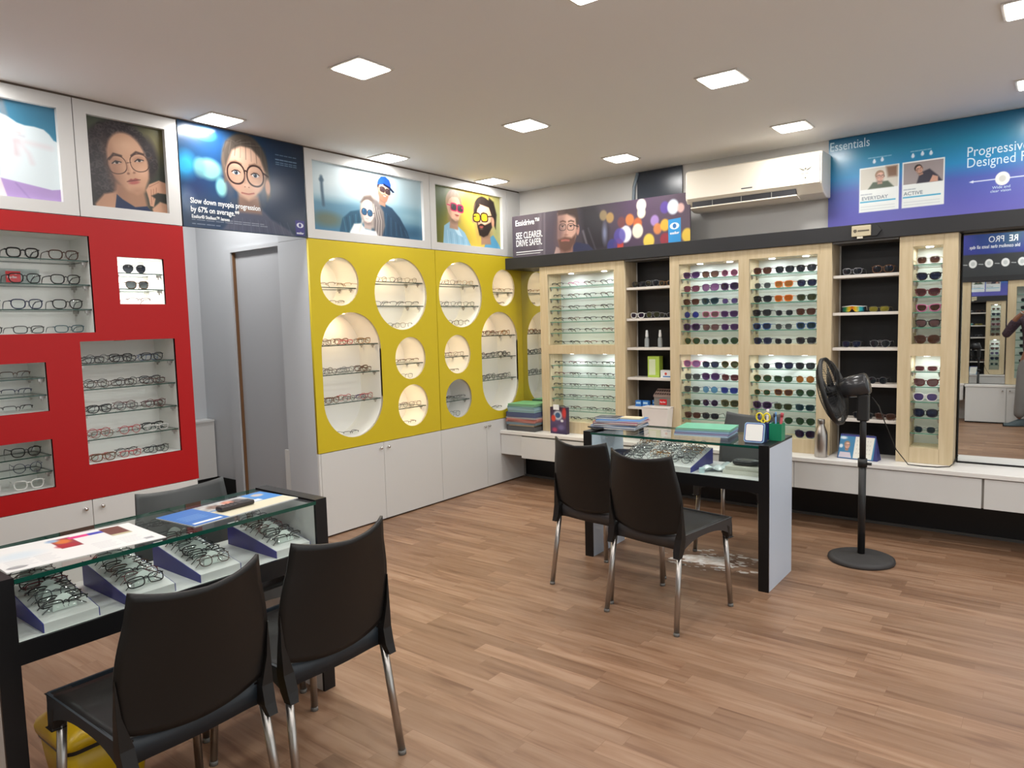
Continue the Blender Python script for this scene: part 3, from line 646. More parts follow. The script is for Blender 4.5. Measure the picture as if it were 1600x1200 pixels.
bx(XL-.02, XL-.001, 2.206, 3.078, 2.12, 2.733).build('panel', mat('foam_board', (60, 70, 84), .6), ban)
p.C = 255*(p.C/255)**1.15*.88
picture(p, ban, (XL+.0005, 2.206, 2.733), (0, .872, 0), (0, 0, -.613), 0, rough=.22)
Uy, Uz = (0, 1, 0), (0, 0, 1)
def tl(par, s_, size, y, z, m=TXT, **k): return text(par, s_, size, (XL+.002, y, z), Uy, Uz, m, **k)
tl(ban, 'Slow down myopia progression', .046, 2.255, 2.262, bold=.0006, xs=.80); tl(ban, 'by 67% on average.**', .046, 2.255, 2.212, bold=.0006, xs=.80)
tl(ban, 'Essilor\u00ae Stellest\u2122 lenses', .028, 2.258, 2.175, bold=.0004, xs=.85)
tl(ban, 'Stellest\u2122', .045, 2.24, 2.675, bold=.0006); tl(ban, 'essilor', .022, 2.992, 2.139, bold=.0003)

# ================================================================== BACK WALL UNITS
YF = 5.30; CT = .505
bm = tag(bx(XL+.001, RX, 5.28, YW-.005, 1.996, 2.10).build('fascia_beam', BEAM, bevel=.002, seg=1), 'long charcoal fascia beam running above the oak eyewear cabinets', 'beam')
tag(bx(-2.86, -2.465, 5.30, YW-.02, 1.984, 1.9955).build('beam_liner', mat('liner_grey', (96, 94, 92), .5)), 'thin grey strip under the charcoal beam over the niche near the corner', 'trim')
tag(bx(-1.245, -.84, 5.30, YW-.02, 1.984, 1.9955).build('beam_liner', mat('liner_grey', (96, 94, 92), .5)), 'thin grey strip under the charcoal beam over the niche behind the fan', 'trim')
ct = tag(bx(XL+.001, RX, 5.13, YW-.005, .476, CT).build('worktop', mat('worktop_white', (222, 220, 216), .35), bevel=.002, seg=1), 'long white worktop running under the oak eyewear cabinets', 'worktop')
wu = thing('drawer_unit', 'long white wall-hung drawer unit beneath the worktop', 'drawers', (-1.5, 5.3, .285))
bx(XL+.002, RX, 5.16, YW-.005, .285, .4755).build('body', mat('drawer_body', (150, 146, 140), .5), wu)
for a, b, dz in ((XL+.003, -3.855, 0), (-3.852, -2.60, -.018), (-2.597, -1.45, 0), (-1.447, -.335, 0), (-.322, 1.0, 0), (1.003, RX, 0)):
    bx(a, b, 5.142-(.012 if dz else 0), 5.16, .285+dz, .470 if not dz else .462).build('drawer', WHITE, wu, bevel=.001, seg=1)
mr = tag(bx(-4.098, -3.712, YW-.008, YW-.005, CT, 1.995).build('mirror', MIRROR), 'narrow wall mirror in the corner beside the first oak cabinet', 'mirror')

def cabinet(x0, x1, bays, lab, shelves, lights, bottom=.607):
    """oak display cabinet, open glass-shelved bays; bays = list of (x0, x1)"""
    t = thing('display_cabinet', lab, 'cabinet', ((x0+x1)/2, YF+.1, CT), 0, 'pale oak display cabinets')
    ZT_ = 1.995
    fr = Matrix(((1, 0, 0, 0), (0, 0, -1, YF), (0, 1, 0, 0), (0, 0, 0, 1)))
    holes = []
    for a, b in bays: holes += [rect(a, b, bottom, 1.214), rect(a, b, 1.292, 1.925)]
    board('face_frame', rect(x0, x1, CT+.001, ZT_), holes, .022, OAK, t, fr)
    bx(x1-.02, x1, YF+.0225, YW-.006, CT+.001, ZT_).build('side_panel', OAKSIDE, t)
    bx(x0, x0+.02, YF+.0225, YW-.006, CT+.001, ZT_).build('side_panel', OAKSIDE, t)
    # thin grooves where stile meets rail
    gm = mat('oak_groove', (150, 130, 100), .8)
    g = MB()
    for xx in (x0+.078, x1-.078):
        g.box(xx-.0008, xx+.0008, YF-.0006, YF, CT+.01, bottom).box(xx-.0008, xx+.0008, YF-.0006, YF, 1.925, ZT_-.004)
    g.build('joint', gm, t)
    for a, b in bays:
        for z0, z1 in ((bottom, 1.214), (1.292, 1.925)):
            y0 = YF+.023; y1 = YW-.012
            B = MB()
            B.box(a-.012, a, y0, y1, z0, z1).box(b, b+.012, y0, y1, z0, z1)
            B.box(a-.012, b+.012, y0, y1, z0-.012, z0).box(a-.012, b+.012, y0, y1, z1, z1+.012)
            B.box(a-.012, b+.012, y1, y1+.005, z0-.012, z1+.012, 1)
            n = B.build('bay', [OAK, mat('bay_back', (226, 232, 228), .5)], t)
            for z in shelves:
                if z0+.03 < z < z1:
                    glass_shelf(n, a+.002, b-.002, YF+.03, y1-.01, z, em=SEDGE)
                    brackets(n, [(a+.008, YF+.05, z-.007), (a+.008, y1-.06, z-.007), (b-.008, YF+.05, z-.007)])
            nl = lights if (b-a) > .3 else 1
            for i in range(nl):
                x = a+(b-a)*(i+.5+.08)/nl if nl > 1 else (a+b)/2
                spot(n, (x, YF+.09, z1-.0005), .022, COOL, .5 if nl > 1 else .42, (.9, .98, 1))
    return t
SH = (1.81, 1.705, 1.602, 1.50, 1.40, 1.11, 1.011, .911, .806, .702)
cabinet(-3.725, -2.866, [(-3.64, -2.965)], 'pale oak cabinet of clear eyeglasses nearest the yellow wall', (1.81, 1.706, 1.603, 1.50, 1.40, 1.11, 1.009, .909, .81, .703), 2)
cabinet(-2.46, -1.25, [(-2.38, -1.905), (-1.825, -1.345)], 'wide two-bay pale oak cabinet filled with tinted sunglasses', SH, 2)
cabinet(-.834, -.506, [(-.758, -.588)], 'narrow pale oak cabinet with one column of sunglasses beside the mirror', SH, 1)
# black-backed open niches with white shelves
WSH = mat('shelf_white', (214, 208, 200), .5)
def open_shelves(x0, x1, lab):
    t = thing('shelf_unit', lab, 'shelves', ((x0+x1)/2, 5.4, CT))
    bx(x0+.012, x1-.001, YW-.018, YW-.006, CT+.001, 1.984).build('back_panel', BLACK, t)
    bx(x0+.001, x0+.012, YW-.02, YW-.006, CT+.001, 1.984).build('edge_strip', mat('edge_strip', (170, 166, 160), .5), t)
    for z in (1.768, 1.511, 1.268, 1.018, .772):
        bx(x0+.001, x1-.001, 5.33, YW-.021, z-.02, z).build('shelf', WSH, t, bevel=.001, seg=1)
    return t
open_shelves(-2.865, -2.461, 'black-backed open shelves between the clear-lens cabinet and the two-bay cabinet')
open_shelves(-1.249, -.835, 'black-backed open shelves behind the pedestal fan')

# big mirror at the end of the run, slightly turned
mt = thing('mirror', 'large frameless wall mirror with black edge reflecting the shop and photographer', 'mirror', (-.497, 5.444, CT), math.radians(.75))
MB().box(.006, 2.6, 0, .004, .012, 1.485).build('glass', MIRROR, mt, local=True)
MB().box(0, .006, -.002, .02, .0, 1.489).box(0, 2.6, -.002, .02, .0, .012).build('frame', DARK, mt, local=True)
MB().box(.001, 2.6, .0045, .02, .012, 1.489).build('backing', DARK, mt, local=True)

# ------------------------------------------------------------------ air conditioner
ac = thing('air_conditioner', 'cream wall-mounted split air conditioner above the charcoal beam', 'air conditioner', (-1.81, 5.4, 2.33))
ACW = mat('ac_cream', (238, 230, 214), .28)
prof = [(5.275, 2.405), (5.270, 2.43), (5.272, 2.60), (5.285, 2.622), (5.31, 2.632), (YW-.01, 2.635), (YW-.01, 2.33), (5.42, 2.325), (5.33, 2.35)]
def acprism(x0, x1, prof, m, name, bev=.008):
    M = Matrix(((0, 0, 1, x0), (1, 0, 0, 0), (0, 1, 0, 0), (0, 0, 0, 1)))
    return MB().prism(prof, x1-x0, M).build(name, m, ac, bevel=bev, seg=3)
acprism(-2.31, -1.315, prof, ACW, 'body', .01)
bx(-2.30, -1.325, 5.262, 5.2705, 2.41, 2.615).build('front_panel', ACW, ac, bevel=.006, seg=3)
bx(-2.26, -1.49, 5.285, 5.36, 2.345, 2.39).build('outlet', mat('ac_slot', (40, 40, 44), .5), ac)
MB().box(-2.27, -1.48, 0, .085, -.004, .004, M=Matrix.Translation((0, 5.275, 2.345)) @ Matrix.Rotation(math.radians(-14), 4, 'X')).build('louver', ACW, ac)
for x in (-2.1, -1.88, -1.66): bx(x, x+.003, 5.28, 5.30, 2.35, 2.39).build('vane', mat('ac_vane', (150, 148, 142), .5), ac)
text(ac, 'MarQ', .02, (-1.87, 5.2615, 2.432), (1, 0, 0), Uz, mat('print_grey', (70, 70, 74), .5), xs=1.3) if False else None
MB().box(-1.872, -1.79, 5.2612, 5.2618, 2.434, 2.442).build('logo', mat('print_grey', (80, 80, 84), .5), ac)
em = MB(); FA = Matrix(((1, 0, 0, -1.42), (0, 0, -1, 5.2618), (0, 1, 0, 2.515), (0, 0, 0, 1)))
for sgn in (-1, 1): em.prism([(sgn*.006, -.006), (sgn*.045, .012), (sgn*.04, .004), (sgn*.022, -.010), (sgn*.008, -.014)], .0006, FA)
em.prism(circ((0, 0), .007, 12), .0006, FA).prism(rect(-.03, .03, -.034, -.030), .0006, FA).prism(circ((0, -.062), .006, 10), .0006, FA)
em.build('emblem', mat('emblem_dark', (84, 78, 60), .5), ac)

# ------------------------------------------------------------------ driving banner on the beam
Ux = (1, 0, 0)
p = Paint(4.9, (74, 66, 76), 170).grad([(0, (78, 72, 82)), (.25, (88, 80, 92)), (.5, (60, 52, 60)), (.7, (74, 58, 78)), (1, (88, 74, 88))], 'x')
p.poly([(.85, 0), (.95, 0), (.92, 1), (.8, 1)], (120, 112, 124), .1, .6).poly([(1.0, 0), (1.05, 0), (1.02, 1), (.97, 1)], (140, 134, 146), .05, .5)
p.poly([(2.1, 0), (2.5, 0), (2.85, .55), (2.8, 1), (2.2, 1)], (42, 36, 42), .15).line([(2.15, .55), (2.3, 1)], .05, (150, 146, 156), .05, .6).ell(2.75, .65, .06, .2, (150, 160, 196), .08, .7).line([(2.3, .5), (2.5, 1)], .03, (110, 104, 116), .05, .5)
for x, y, r, c in ((2.72, .25, .12, (150, 130, 90)), (2.9, .32, .12, (176, 140, 78)), (3.42, .42, .13, (206, 122, 60)), (3.62, .52, .13, (190, 96, 50)), (3.3, .72, .19, (238, 240, 246)), (3.62, .68, .16, (244, 238, 206)), (3.12, .95, .15, (196, 64, 50)), (3.9, .92, .16, (236, 206, 80)), (3.72, .14, .14, (250, 248, 220)), (3.72, .3, .12, (248, 244, 200)), (4.05, .5, .12, (160, 130, 190)), (4.12, .68, .12, (210, 130, 70)), (4.3, .62, .13, (236, 180, 60)), (4.3, .25, .13, (90, 70, 150)), (4.5, .26, .16, (220, 235, 245)), (4.68, .3, .1, (240, 190, 180)), (4.83, .88, .15, (236, 200, 70)), (4.3, .92, .14, (150, 50, 60)), (3.15, .75, .18, (80, 70, 150)), (2.95, .95, .16, (60, 60, 130)), (3.2, .45, .12, (110, 60, 60))): p.ell(x, y, r*.86, r*.98, c, .04, .85)
p.poly([(1.36, 1), (1.5, .84), (1.72, .98), (1.95, .78), (2.3, .86), (2.45, 1)], (54, 56, 84), .03).poly([(1.3, 1), (1.36, .84), (1.6, .92), (1.66, 1)], (206, 176, 168), .03)
p.at(1.68, .44, 4, 1).poly([(-.14, .3), (.2, .3), (.22, .8), (-.2, .8)], (150, 112, 102), .05)
p.ell(.02, -.10, .29, .42, (74, 58, 56), .05).poly([(-.28, -.35), (.24, -.40), (.30, -.05), (.28, .2), (.16, .45), (.0, .52), (-.16, .46), (-.26, .22)], (212, 170, 154), .06).ell(.33, .04, .045, .12, (196, 146, 132), .02)
p.poly([(-.28, -.45), (.25, -.5), (.34, -.2), (.31, .02), (.24, -.22), (.0, -.33), (-.27, -.30)], (78, 62, 58), .05).ell(-.2, .1, .12, .42, (116, 92, 94), .2, .8).ell(.1, -.2, .12, .08, (230, 194, 178), .1, .6)
p.poly([(-.24, .26), (-.04, .19), (.16, .22), (.28, .12), (.26, .32), (.14, .50), (-.02, .55), (-.18, .48)], (104, 76, 68), .06).line([(-.13, .28), (-.02, .27), (.08, .28)], .045, (176, 108, 100), .03)
for xx in (-.12, .12): p.line([(xx-.07, -.155), (xx, -.175), (xx+.08, -.15)], .03, (96, 72, 66), .03).ell(xx, -.05, .05, .018, (200, 186, 180), .02).ell(xx, -.05, .022, .022, (60, 46, 44), .015).line([(xx-.05, -.06), (xx+.05, -.065)], .014, (60, 44, 42), .015).ring(xx, -.03, .095, .075, .012, (60, 52, 56), .01, 1, 3)
p.line([(.2, -.07), (.34, -.03)], .02, (40, 34, 38), .012).line([(0, -.03), (-.02, .12)], .03, (176, 134, 122), .04, .8).ell(-.01, .15, .05, .02, (140, 98, 88), .03, .7).at()
p.poly([(4.38, .52), (4.68, .5), (4.68, 1), (4.38, 1)], (52, 140, 200), .01).ell(4.53, .66, .11, .07, (236, 242, 248), .01).ell(4.53, .66, .045, .05, (52, 110, 170), .01)
dz = thing('banner', 'dark printed banner with a driver and coloured light spots standing on the beam', 'poster', (-3.15, 5.3, 2.10))
X0, X1 = -4.02, -2.285
bx(X0, X1, 5.302, 5.314, 2.1015, 2.475).build('panel', mat('banner_edge', (60, 54, 62), .6), dz)
picture(p, dz, (X0, 5.3012, 2.475), (X1-X0, 0, 0), (0, 0, -.373), 0, rough=.3)
def tb(par, s_, size, x, z, y, m=TXT, **k): return text(par, s_, size, (x, y, z), Ux, Uz, m, **k)
tb(dz, 'Essidrive\u2122', .072, -3.985, 2.385, 5.300, bold=.0010, xs=.85, ); tb(dz, 'SEE CLEARER.', .083, -3.98, 2.267, 5.300, bold=.0008, xs=.60); tb(dz, 'DRIVE SAFER.', .083, -3.98, 2.198, 5.300, bold=.0008, xs=.60)
MB().box(-3.98, -3.68, 5.3002, 5.3008, 2.143, 2.149).box(-3.98, -3.71, 5.3002, 5.3008, 2.124, 2.128).build('lettering', TXT, dz)
tb(dz, 'essilor', .03, -2.455, 2.165, 5.300, bold=.0006)

# ------------------------------------------------------------------ blue poster at the end of the back wall
p = Paint(2.9, (50, 120, 170), 200).grad([(0, (32, 98, 134)), (.22, (36, 126, 160)), (.45, (44, 132, 184)), (.62, (78, 92, 168)), (.85, (92, 92, 172)), (1, (102, 98, 178))])
for x0, cap_ in ((.33, 0), (.76, 1)):
    p.poly([(x0, .37), (x0+.40, .37), (x0+.40, .86), (x0, .86)], (224, 228, 226), .006)
    p.poly([(x0+.012, .385), (x0+.388, .385), (x0+.388, .61), (x0+.012, .61)], (200, 196, 184) if not cap_ else (150, 140, 140), .004)
    p.poly([(x0+.01, .74), (x0+.37, .74), (x0+.37, .755), (x0+.01, .755)], (60, 160, 196), .004)
    for k in range(2): p.line([(x0+.02, .80+k*.03), (x0+.36, .80+k*.03)], .006, (190, 196, 200), .006)
p.poly([(.6, .385), (.71, .385), (.71, .5), (.62, .5)], (120, 90, 70), .03).poly([(.42, .61), (.47, .54), (.62, .54), (.68, .61)], (70, 84, 66), .015).face(.54, .48, .062, 0, (206, 160, 140), (150, 120, 96), smile=2)
p.poly([(.9, .61), (.93, .5), (1.02, .47), (1.1, .55), (1.14, .61)], (56, 54, 66), .015).poly([(1.02, .61), (1.05, .54), (1.1, .56), (1.1, .61)], (196, 150, 130), .01).face(.92, .46, .05, -20, (196, 150, 130), (60, 50, 44))
p.line([(1.42, .665), (2.9, .665)], .010, (214, 222, 236), .006).poly([(1.38, .665), (1.42, .65), (1.42, .68)], (214, 222, 236), .006)
for x in (1.67, 2.05, 2.43, 2.81):
    p.ell(x, .665, .062, .068, (228, 228, 222), .006).ell(x, .665, .03, .033, (196, 196, 190), .01)
for x, y in ((.48, .315), (.56, .305), (.86, .315), (.95, .305), (1.03, .31)): p.ell(x, y, .016, .02, (210, 224, 236), .01).ell(x, y-.02, .008, .01, (220, 232, 240), .006)
for x0, x1, y in ((.42, .66, .27), (.84, 1.06, .265), (.35, .5, .665), (.78, .93, .665)):
    for i in range(int((x1-x0)/.04)): p.line([(x0+i*.04, y), (x0+i*.04+.028, y)], .011, (140, 190, 214) if y < .5 else (150, 160, 170), .006, .8)
es = thing('banner', 'blue to violet lens poster at the end of the back wall', 'poster', (-.4, 5.52, 2.12))
EX0, EX1, EZ0, EZ1 = -1.33, .46, 2.118, 2.737
bx(EX0, EX1, 5.515, 5.528, EZ0, EZ1).build('panel', mat('blue_edge', (60, 100, 150), .5), es)
picture(p, es, (EX0, 5.5145, EZ1), (EX1-EX0, 0, 0), (0, 0, -(EZ1-EZ0)), 0, rough=.25)
LB = mat('print_pale_blue', (196, 218, 230), .5)
for s_, sz, x, z, kw in (('Essentials', .088, -1.325, 2.655, dict(xs=.78)), ('Progressive Lens Solutions', .088, -.495, 2.487, dict(xs=.80)), ('Designed For Your Lifestyle', .088, -.495, 2.418, dict(xs=.80)),
                         ('Wide and', .024, -.352, 2.266, {}), ('clear vision', .024, -.362, 2.244, {}), ('Easy', .024, -.092, 2.266, {}), ('to adapt', .024, -.105, 2.244, {}), ('Smudge and', .024, .115, 2.266, {}), ('scratch resistant', .024, .10, 2.244, {}),
                         ('EVERYDAY', .034, -1.11, 2.287, dict(m=mat('print_slate', (110, 124, 136), .5), bold=.0004)), ('ACTIVE', .034, -.85, 2.287, dict(m=mat('print_slate', (110, 124, 136), .5), bold=.0004))):
    m_ = kw.pop('m', LB); tb(es, s_, sz, x, z, 5.514, m_, **kw)
# small plaque on the beam
sg = thing('sign', 'small beige sign with an arrow end fixed on the charcoal beam above the fan', 'sign', (-1.04, 5.27, 2.05))
bx(-1.118, -1.0, 5.258, 5.279, 2.018, 2.088).build('plate', mat('sign_beige', (196, 184, 154), .4), sg, bevel=.003)
MB().prism([(0, 0), (.035, 0), (.062, .036), (.035, .073), (0, .073)], .012, Matrix(((1, 0, 0, -1.0), (0, 0, -1, 5.278), (0, 1, 0, 2.014), (0, 0, 0, 1)))).build('arrow', mat('sign_black', (30, 30, 32), .4), sg)
MB().prism([(0, .0), (.012, -.012), (.024, 0), (.02, .012), (.004, .012)], .001, Matrix(((1, 0, 0, -1.108), (0, 0, -1, 5.2578), (0, 1, 0, 2.052), (0, 0, 0, 1)))).box(-1.08, -1.01, 5.2568, 5.2578, 2.049, 2.058).build('emblem', mat('sign_ink', (92, 84, 70), .5), sg)
bx(-1.085, -1.05, 5.262, 5.279, 2.004, 2.018).build('tab', mat('sign_tab', (226, 220, 200), .4), sg)

# ================================================================== EYEWEAR
SHAPES = {  # half width, half height, lens centre offset, squareness, (top flare, bottom taper), rim radius
    'sq':   (.0268, .0208, .034, 3.2, .05, .18, .0026),
    'rect': (.0265, .0160, .034, 3.6, .03, .10, .0021),
    'round': (.0240, .0230, .0335, 2.0, 0, 0, .0016),
    'cat':  (.0285, .0210, .0350, 2.9, .18, .24, .0032),
    'big':  (.0298, .0245, .0355, 2.6, .04, .14, .0030),
    'avi':  (.0275, .0240, .0345, 2.4, .02, .30, .0014),
    'small': (.0215, .0185, .034, 2.8, .0, .10, .0015),
    'bar':  (.0270, .0170, .034, 3.6, .03, .10, .0030),
    'thick': (.0260, .0205, .035, 3.2, .05, .14, .0034),
}
def outline(sh, e, n=22):
    a, b, cx, p, fl, tp, r = SHAPES[sh]; out = []
    for i in range(n):
        t = 2*PI*i/n; c, s = math.cos(t), math.sin(t)
        x = a*math.copysign(abs(c)**(2/p), c); z = b*math.copysign(abs(s)**(2/p), s)
        x *= 1-tp*max(0, -z/b)*1.0
        if x > 0: z += fl*b*max(0, x/a)*(1 if z > 0 else .3)
        out.append((e*(cx+x), z+b))
    return out
GM = {}
def curve_y(x): return (x/.07)**2*.010
def eyewear_meshes(sh, folded, style):
    k = (sh, folded, style)
    if k in GM: return GM[k]
    a, b, cx, p, fl, tp, r = SHAPES[sh]; ht = b*2
    F = MB()
    for e in (-1, 1):
        pts = outline(sh, e)
        if style == 'half':
            pts = [q for q in pts if q[1] > b*.75]; pts.sort(key=lambda q: q[0])
            F.tube([(x, curve_y(x), z) for x, z in pts], r, 5)
        elif style != 'rimless':
            F.tube([(x, curve_y(x), z) for x, z in pts], r, 5, True)
    bz = ht*.72
    F.tube([(-(cx-a)-.001, curve_y(.01), bz), (0, .0005, bz+.004), ((cx-a)+.001, curve_y(.01), bz)], r*1.1, 5)
    if sh == 'avi': F.tube([(-(cx-a)-.006, .001, ht*.93), (0, .0005, ht*.98), ((cx-a)+.006, .001, ht*.93)], r, 5)
    hz = ht*(.82+fl*.5); hx = cx+a+.0035
    for e in (-1, 1):
        F.tube([(e*(cx+a*.93), curve_y(cx+a), hz-.001), (e*hx, curve_y(hx)+.001, hz), (e*(hx+.001), curve_y(hx)+.008, hz)], r*1.15, 5)
        F.tube([(e*(cx-a+.001), .002, b*.9), (e*(cx-a-.002), .006, b*.62), (e*(cx-a-.001), .007, b*.4)], .0008, 4)
    L = {}
    for e in (-1, 1):
        pts = outline(sh, e, 18)
        B = MB(); c0 = (e*cx, curve_y(cx)-.0022, b)
        vs = [c0]+[(x, curve_y(x), z) for x, z in pts]
        n = len(pts)
        fs = [(0, i+1, (i+1) % n+1) if e > 0 else (0, (i+1) % n+1, i+1) for i in range(n)]
        B.add(vs, fs, 0, True); L[e] = B.mesh('lens')
    T = {}
    for e in (-1, 1):
        y0 = curve_y(hx)+.008; B = MB(); rr = max(r*.95, .0011)
        if folded:
            yy = y0+.003+(.004 if e > 0 else 0)
            B.tube([(e*(hx+.001), y0, hz), (e*(hx-.006), yy, hz), (e*(hx-.06), yy+.002, hz-.001), (e*(hx-.10), yy+.003, hz-.006), (e*(hx-.125), yy+.003, max(.004, hz-.024))], [rr, rr, rr, rr*1.2, rr*.9], 4)
        else:
            B.tube([(e*(hx+.001), y0, hz), (e*(hx+.001), .06, hz), (e*(hx-.001), .098, hz-.002), (e*(hx-.004), .122, hz*.62), (e*(hx-.006), .138, .0025)], [rr, rr, rr*1.1, rr*1.25, rr*.9], 4, sx=.7)
        T[e] = B.mesh('temple')
    GM[k] = (F.mesh('frame'), L, T, F, a)
    return GM[k]
CM = {}
def cmesh(base, m):
    k = (base.name, m.name)
    if k not in CM:
        c = base.copy(); c.materials.clear(); c.materials.append(m); CM[k] = c
    return CM[k]
def wrapobj(name, me, parent):
    o = bpy.data.objects.new(name, me); COL.objects.link(o); o.parent = parent; WM[o.name] = wm(parent).copy(); return o
FCOL = dict(black=(24, 23, 25), brown=(74, 46, 36), tort=(104, 66, 38), maroon=(92, 30, 38), navy=(28, 36, 66), blue=(40, 84, 140), purple=(84, 48, 100), pink=(190, 110, 150),
            gold=(150, 108, 56), silver=(112, 112, 116), grey=(66, 66, 70), clear=(214, 214, 210), orange=(206, 112, 34), red=(176, 34, 44), green=(52, 70, 52), white=(226, 226, 222), teal=(30, 70, 80), bronze=(98, 66, 42), olive=(96, 88, 40))
LCOL = dict(purple=(66, 42, 86), dpurple=(40, 28, 54), lpurple=(128, 88, 134), violet=(84, 70, 122), brown=(76, 48, 38), lbrown=(98, 70, 62), mauve=(104, 76, 78), dark=(34, 38, 44), teal=(30, 50, 58), blue=(44, 52, 130), navy=(30, 36, 62), grey=(66, 72, 74),
            green=(44, 68, 46), olive=(54, 58, 38), orange=(170, 84, 24), amber=(150, 92, 40), lblue=(90, 140, 180), maroon=(80, 44, 48), pink=(106, 58, 80), yellow=(150, 140, 50), mirror=(60, 90, 140), rainbow=(200, 150, 30))
def frame_mat(c):
    met = c in ('gold', 'silver', 'bronze')
    return mat('frame_'+c, FCOL[c], .3, .25 if met else 0, .5)
def lens_mat(c):
    if c is None: return LENSC
    nm = 'tint_'+c
    if nm in MATS: return MATS[nm]
    m = mat(nm, tuple(v*.86 for v in LCOL[c]), .08, 0, .6); N, L = nodes(m)
    b = N['Principled BSDF']; out = N['Material Output']; mix = N.new('ShaderNodeMixShader'); t = N.new('ShaderNodeBsdfTransparent')
    t.inputs[0].default_value = lin(tuple(min(255, v*1.4+18) for v in LCOL[c])); mix.inputs[0].default_value = .62
    tc = N.new('ShaderNodeTexCoord'); sx = N.new('ShaderNodeSeparateXYZ'); mr_ = N.new('ShaderNodeMapRange')
    mr_.inputs['From Min'].default_value = .008; mr_.inputs['From Max'].default_value = .042; mr_.inputs['To Min'].default_value = .6; mr_.inputs['To Max'].default_value = .97
    L.new(tc.outputs['Object'], sx.inputs[0]); L.new(sx.outputs['Z'], mr_.inputs[0]); L.new(mr_.outputs[0], mix.inputs[0])
    L.new(t.outputs[0], mix.inputs[1]); L.new(b.outputs[0], mix.inputs[2]); L.new(mix.outputs[0], out.inputs['Surface'])
    return m
NG = [0]
USED = {}
def eyewear(loc, rz, sh, fc, lc, label, group, folded=False, style='full', scale=1.0, parts=True, rx=0.0):
    if label in USED: print('DUP LABEL', label)
    USED[label] = 1
    fm, L, T, FMB, a = eyewear_meshes(sh, folded, style)
    NG[0] += 1
    nm = 'eyeglasses' if lc is None else 'sunglasses'
    m = frame_mat(fc)
    loc = (loc[0], loc[1], loc[2]+SHAPES[sh][6]*scale*1.02)
    def setup(o):
        o.location = loc; o.rotation_euler = (rx, 0, rz); o.scale = (scale,)*3
        o['label'] = label; o['category'] = 'glasses' if lc is None else 'sunglasses'; o['group'] = group
    if parts:
        r = bpy.data.objects.new(nm, None); COL.objects.link(r); r.empty_display_size = .02; setup(r); WM[r.name] = Matrix.Identity(4)
        wrapobj('front_frame', cmesh(fm, m), r)
        for e in (-1, 1):
            wrapobj('lens', cmesh(L[e], lens_mat(lc)), r); wrapobj('temple', cmesh(T[e], m), r)
        return r
    k = ('joined', sh, folded, style, fc, lc)
    if k not in GM:
        B = MB()
        for me, mi in ((fm, 0), (L[-1], 1), (L[1], 1), (T[-1], 0), (T[1], 0)):
            B.add([v.co[:] for v in me.vertices], [tuple(pl.vertices) for pl in me.polygons], mi, True)
        me = B.mesh('eyewear'); me.materials.append(m); me.materials.append(lens_mat(lc)); GM[k] = me
    o = bpy.data.objects.new(nm, GM[k]); COL.objects.link(o); setup(o); return o

FW = math.radians(90)     # facing +x from the left wall
FN = dict(black='black', brown='brown', tort='tortoiseshell', maroon='maroon', navy='navy', blue='blue', purple='purple', pink='pink', gold='gold', silver='silver', grey='grey', clear='clear', orange='orange', red='red', green='green', white='white', teal='teal', bronze='bronze', olive='olive')
SN = dict(sq='square', rect='rectangular', round='round', cat='cat-eye', big='oversized', avi='aviator', small='small', thick='thick', bar='straight-browed')
# red wall, large upper niche: four shelves
zs = [1.892, 1.765, 1.635, 1.511]
rowA = [[('thick', 'black'), ('thick', 'black'), ('round', 'black'), ('sq', 'black')], [('sq', 'black'), ('sq', 'black'), ('sq', 'grey'), ('sq', 'brown')],
        [('sq', 'black'), ('sq', 'navy'), ('sq', 'grey'), ('sq', 'black')], [('rect', 'teal'), ('rect', 'black'), ('rect', 'black'), ('rect', 'black')]]
rowA[0][0] = ('sq', 'brown')
for r, z in enumerate(zs):
    for i, (sh, c) in enumerate(rowA[r]):
        eyewear((XL-.055, 1.575-i*.188, z+.0006), FW+random.uniform(-.1, .05), sh, c, None,
                '%s %s eyeglasses, %s from doorway, %s shelf, large upper red-wall niche' % (FN[c], SN[sh], ORD[i], ORD[r]), 'eyeglasses in the large upper red-wall niche', scale=1.12)
rp = thing('acrylic_plaque', 'clear acrylic block with a red label behind eyeglasses in the large upper red-wall niche', 'plaque', (XL-.230, 1.40, 1.7655))
MB().box(-.012, .012, -.11, .11, 0, .085).build('block', glassy('acrylic', (236, 240, 240)), rp, local=True)
MB().box(.0121, .0127, -.045, .022, .014, .072).build('label_panel', mat('label_red', (206, 30, 38), .4), rp, local=True)
text(rp, 'Ray-Ban', .017, (XL-.217, 1.36, 1.802), (0, 1, 0), Uz, TXT, xs=.8, bold=.0002)
# small lit niche
for z, sh, c, l, y, n in ((1.836, 'avi', 'black', 'dark', 1.935, 'upper shelf'), (1.748, 'sq', 'bronze', 'grey', 1.945, 'lower shelf'), (1.663, 'rect', 'maroon', None, 1.95, 'floor')):
    eyewear((XL-.06, y, z+.0006), FW-.05, sh, c, l, '%s %s %s on the %s of the small lit red-wall niche' % (FN[c], SN[sh], 'sunglasses' if l else 'eyeglasses', n), 'eyewear in the lit red-wall niche', style='half' if l is None else 'full')
for nm, zz, cols, y0, wd in (('middle', (1.286, 1.198, 1.1135), (('rect', 'brown'), ('rect', 'navy'), ('rect', 'black')), 1.31, 'middle-left'), ('bottom', (.885, .802, .7155), (('sq', 'black'), ('round', 'navy'), ('thick', 'clear')), 1.33, 'b')):
    for r, z in enumerate(zz):
        for i in range(2):
            sh, c = cols[r]
            eyewear((XL-.06, y0-i*.19, z+.0006), FW-.1 + random.uniform(-.08, .08), sh, c, None, '%s %s eyeglasses, %s from doorway, %s level, %s small red-wall niche' % (FN[c], SN[sh], ORD[i], ORD[r], nm),
                    'eyeglasses in the %s small red-wall niche' % nm, style='half' if nm == 'middle' else 'full', scale=1.05)
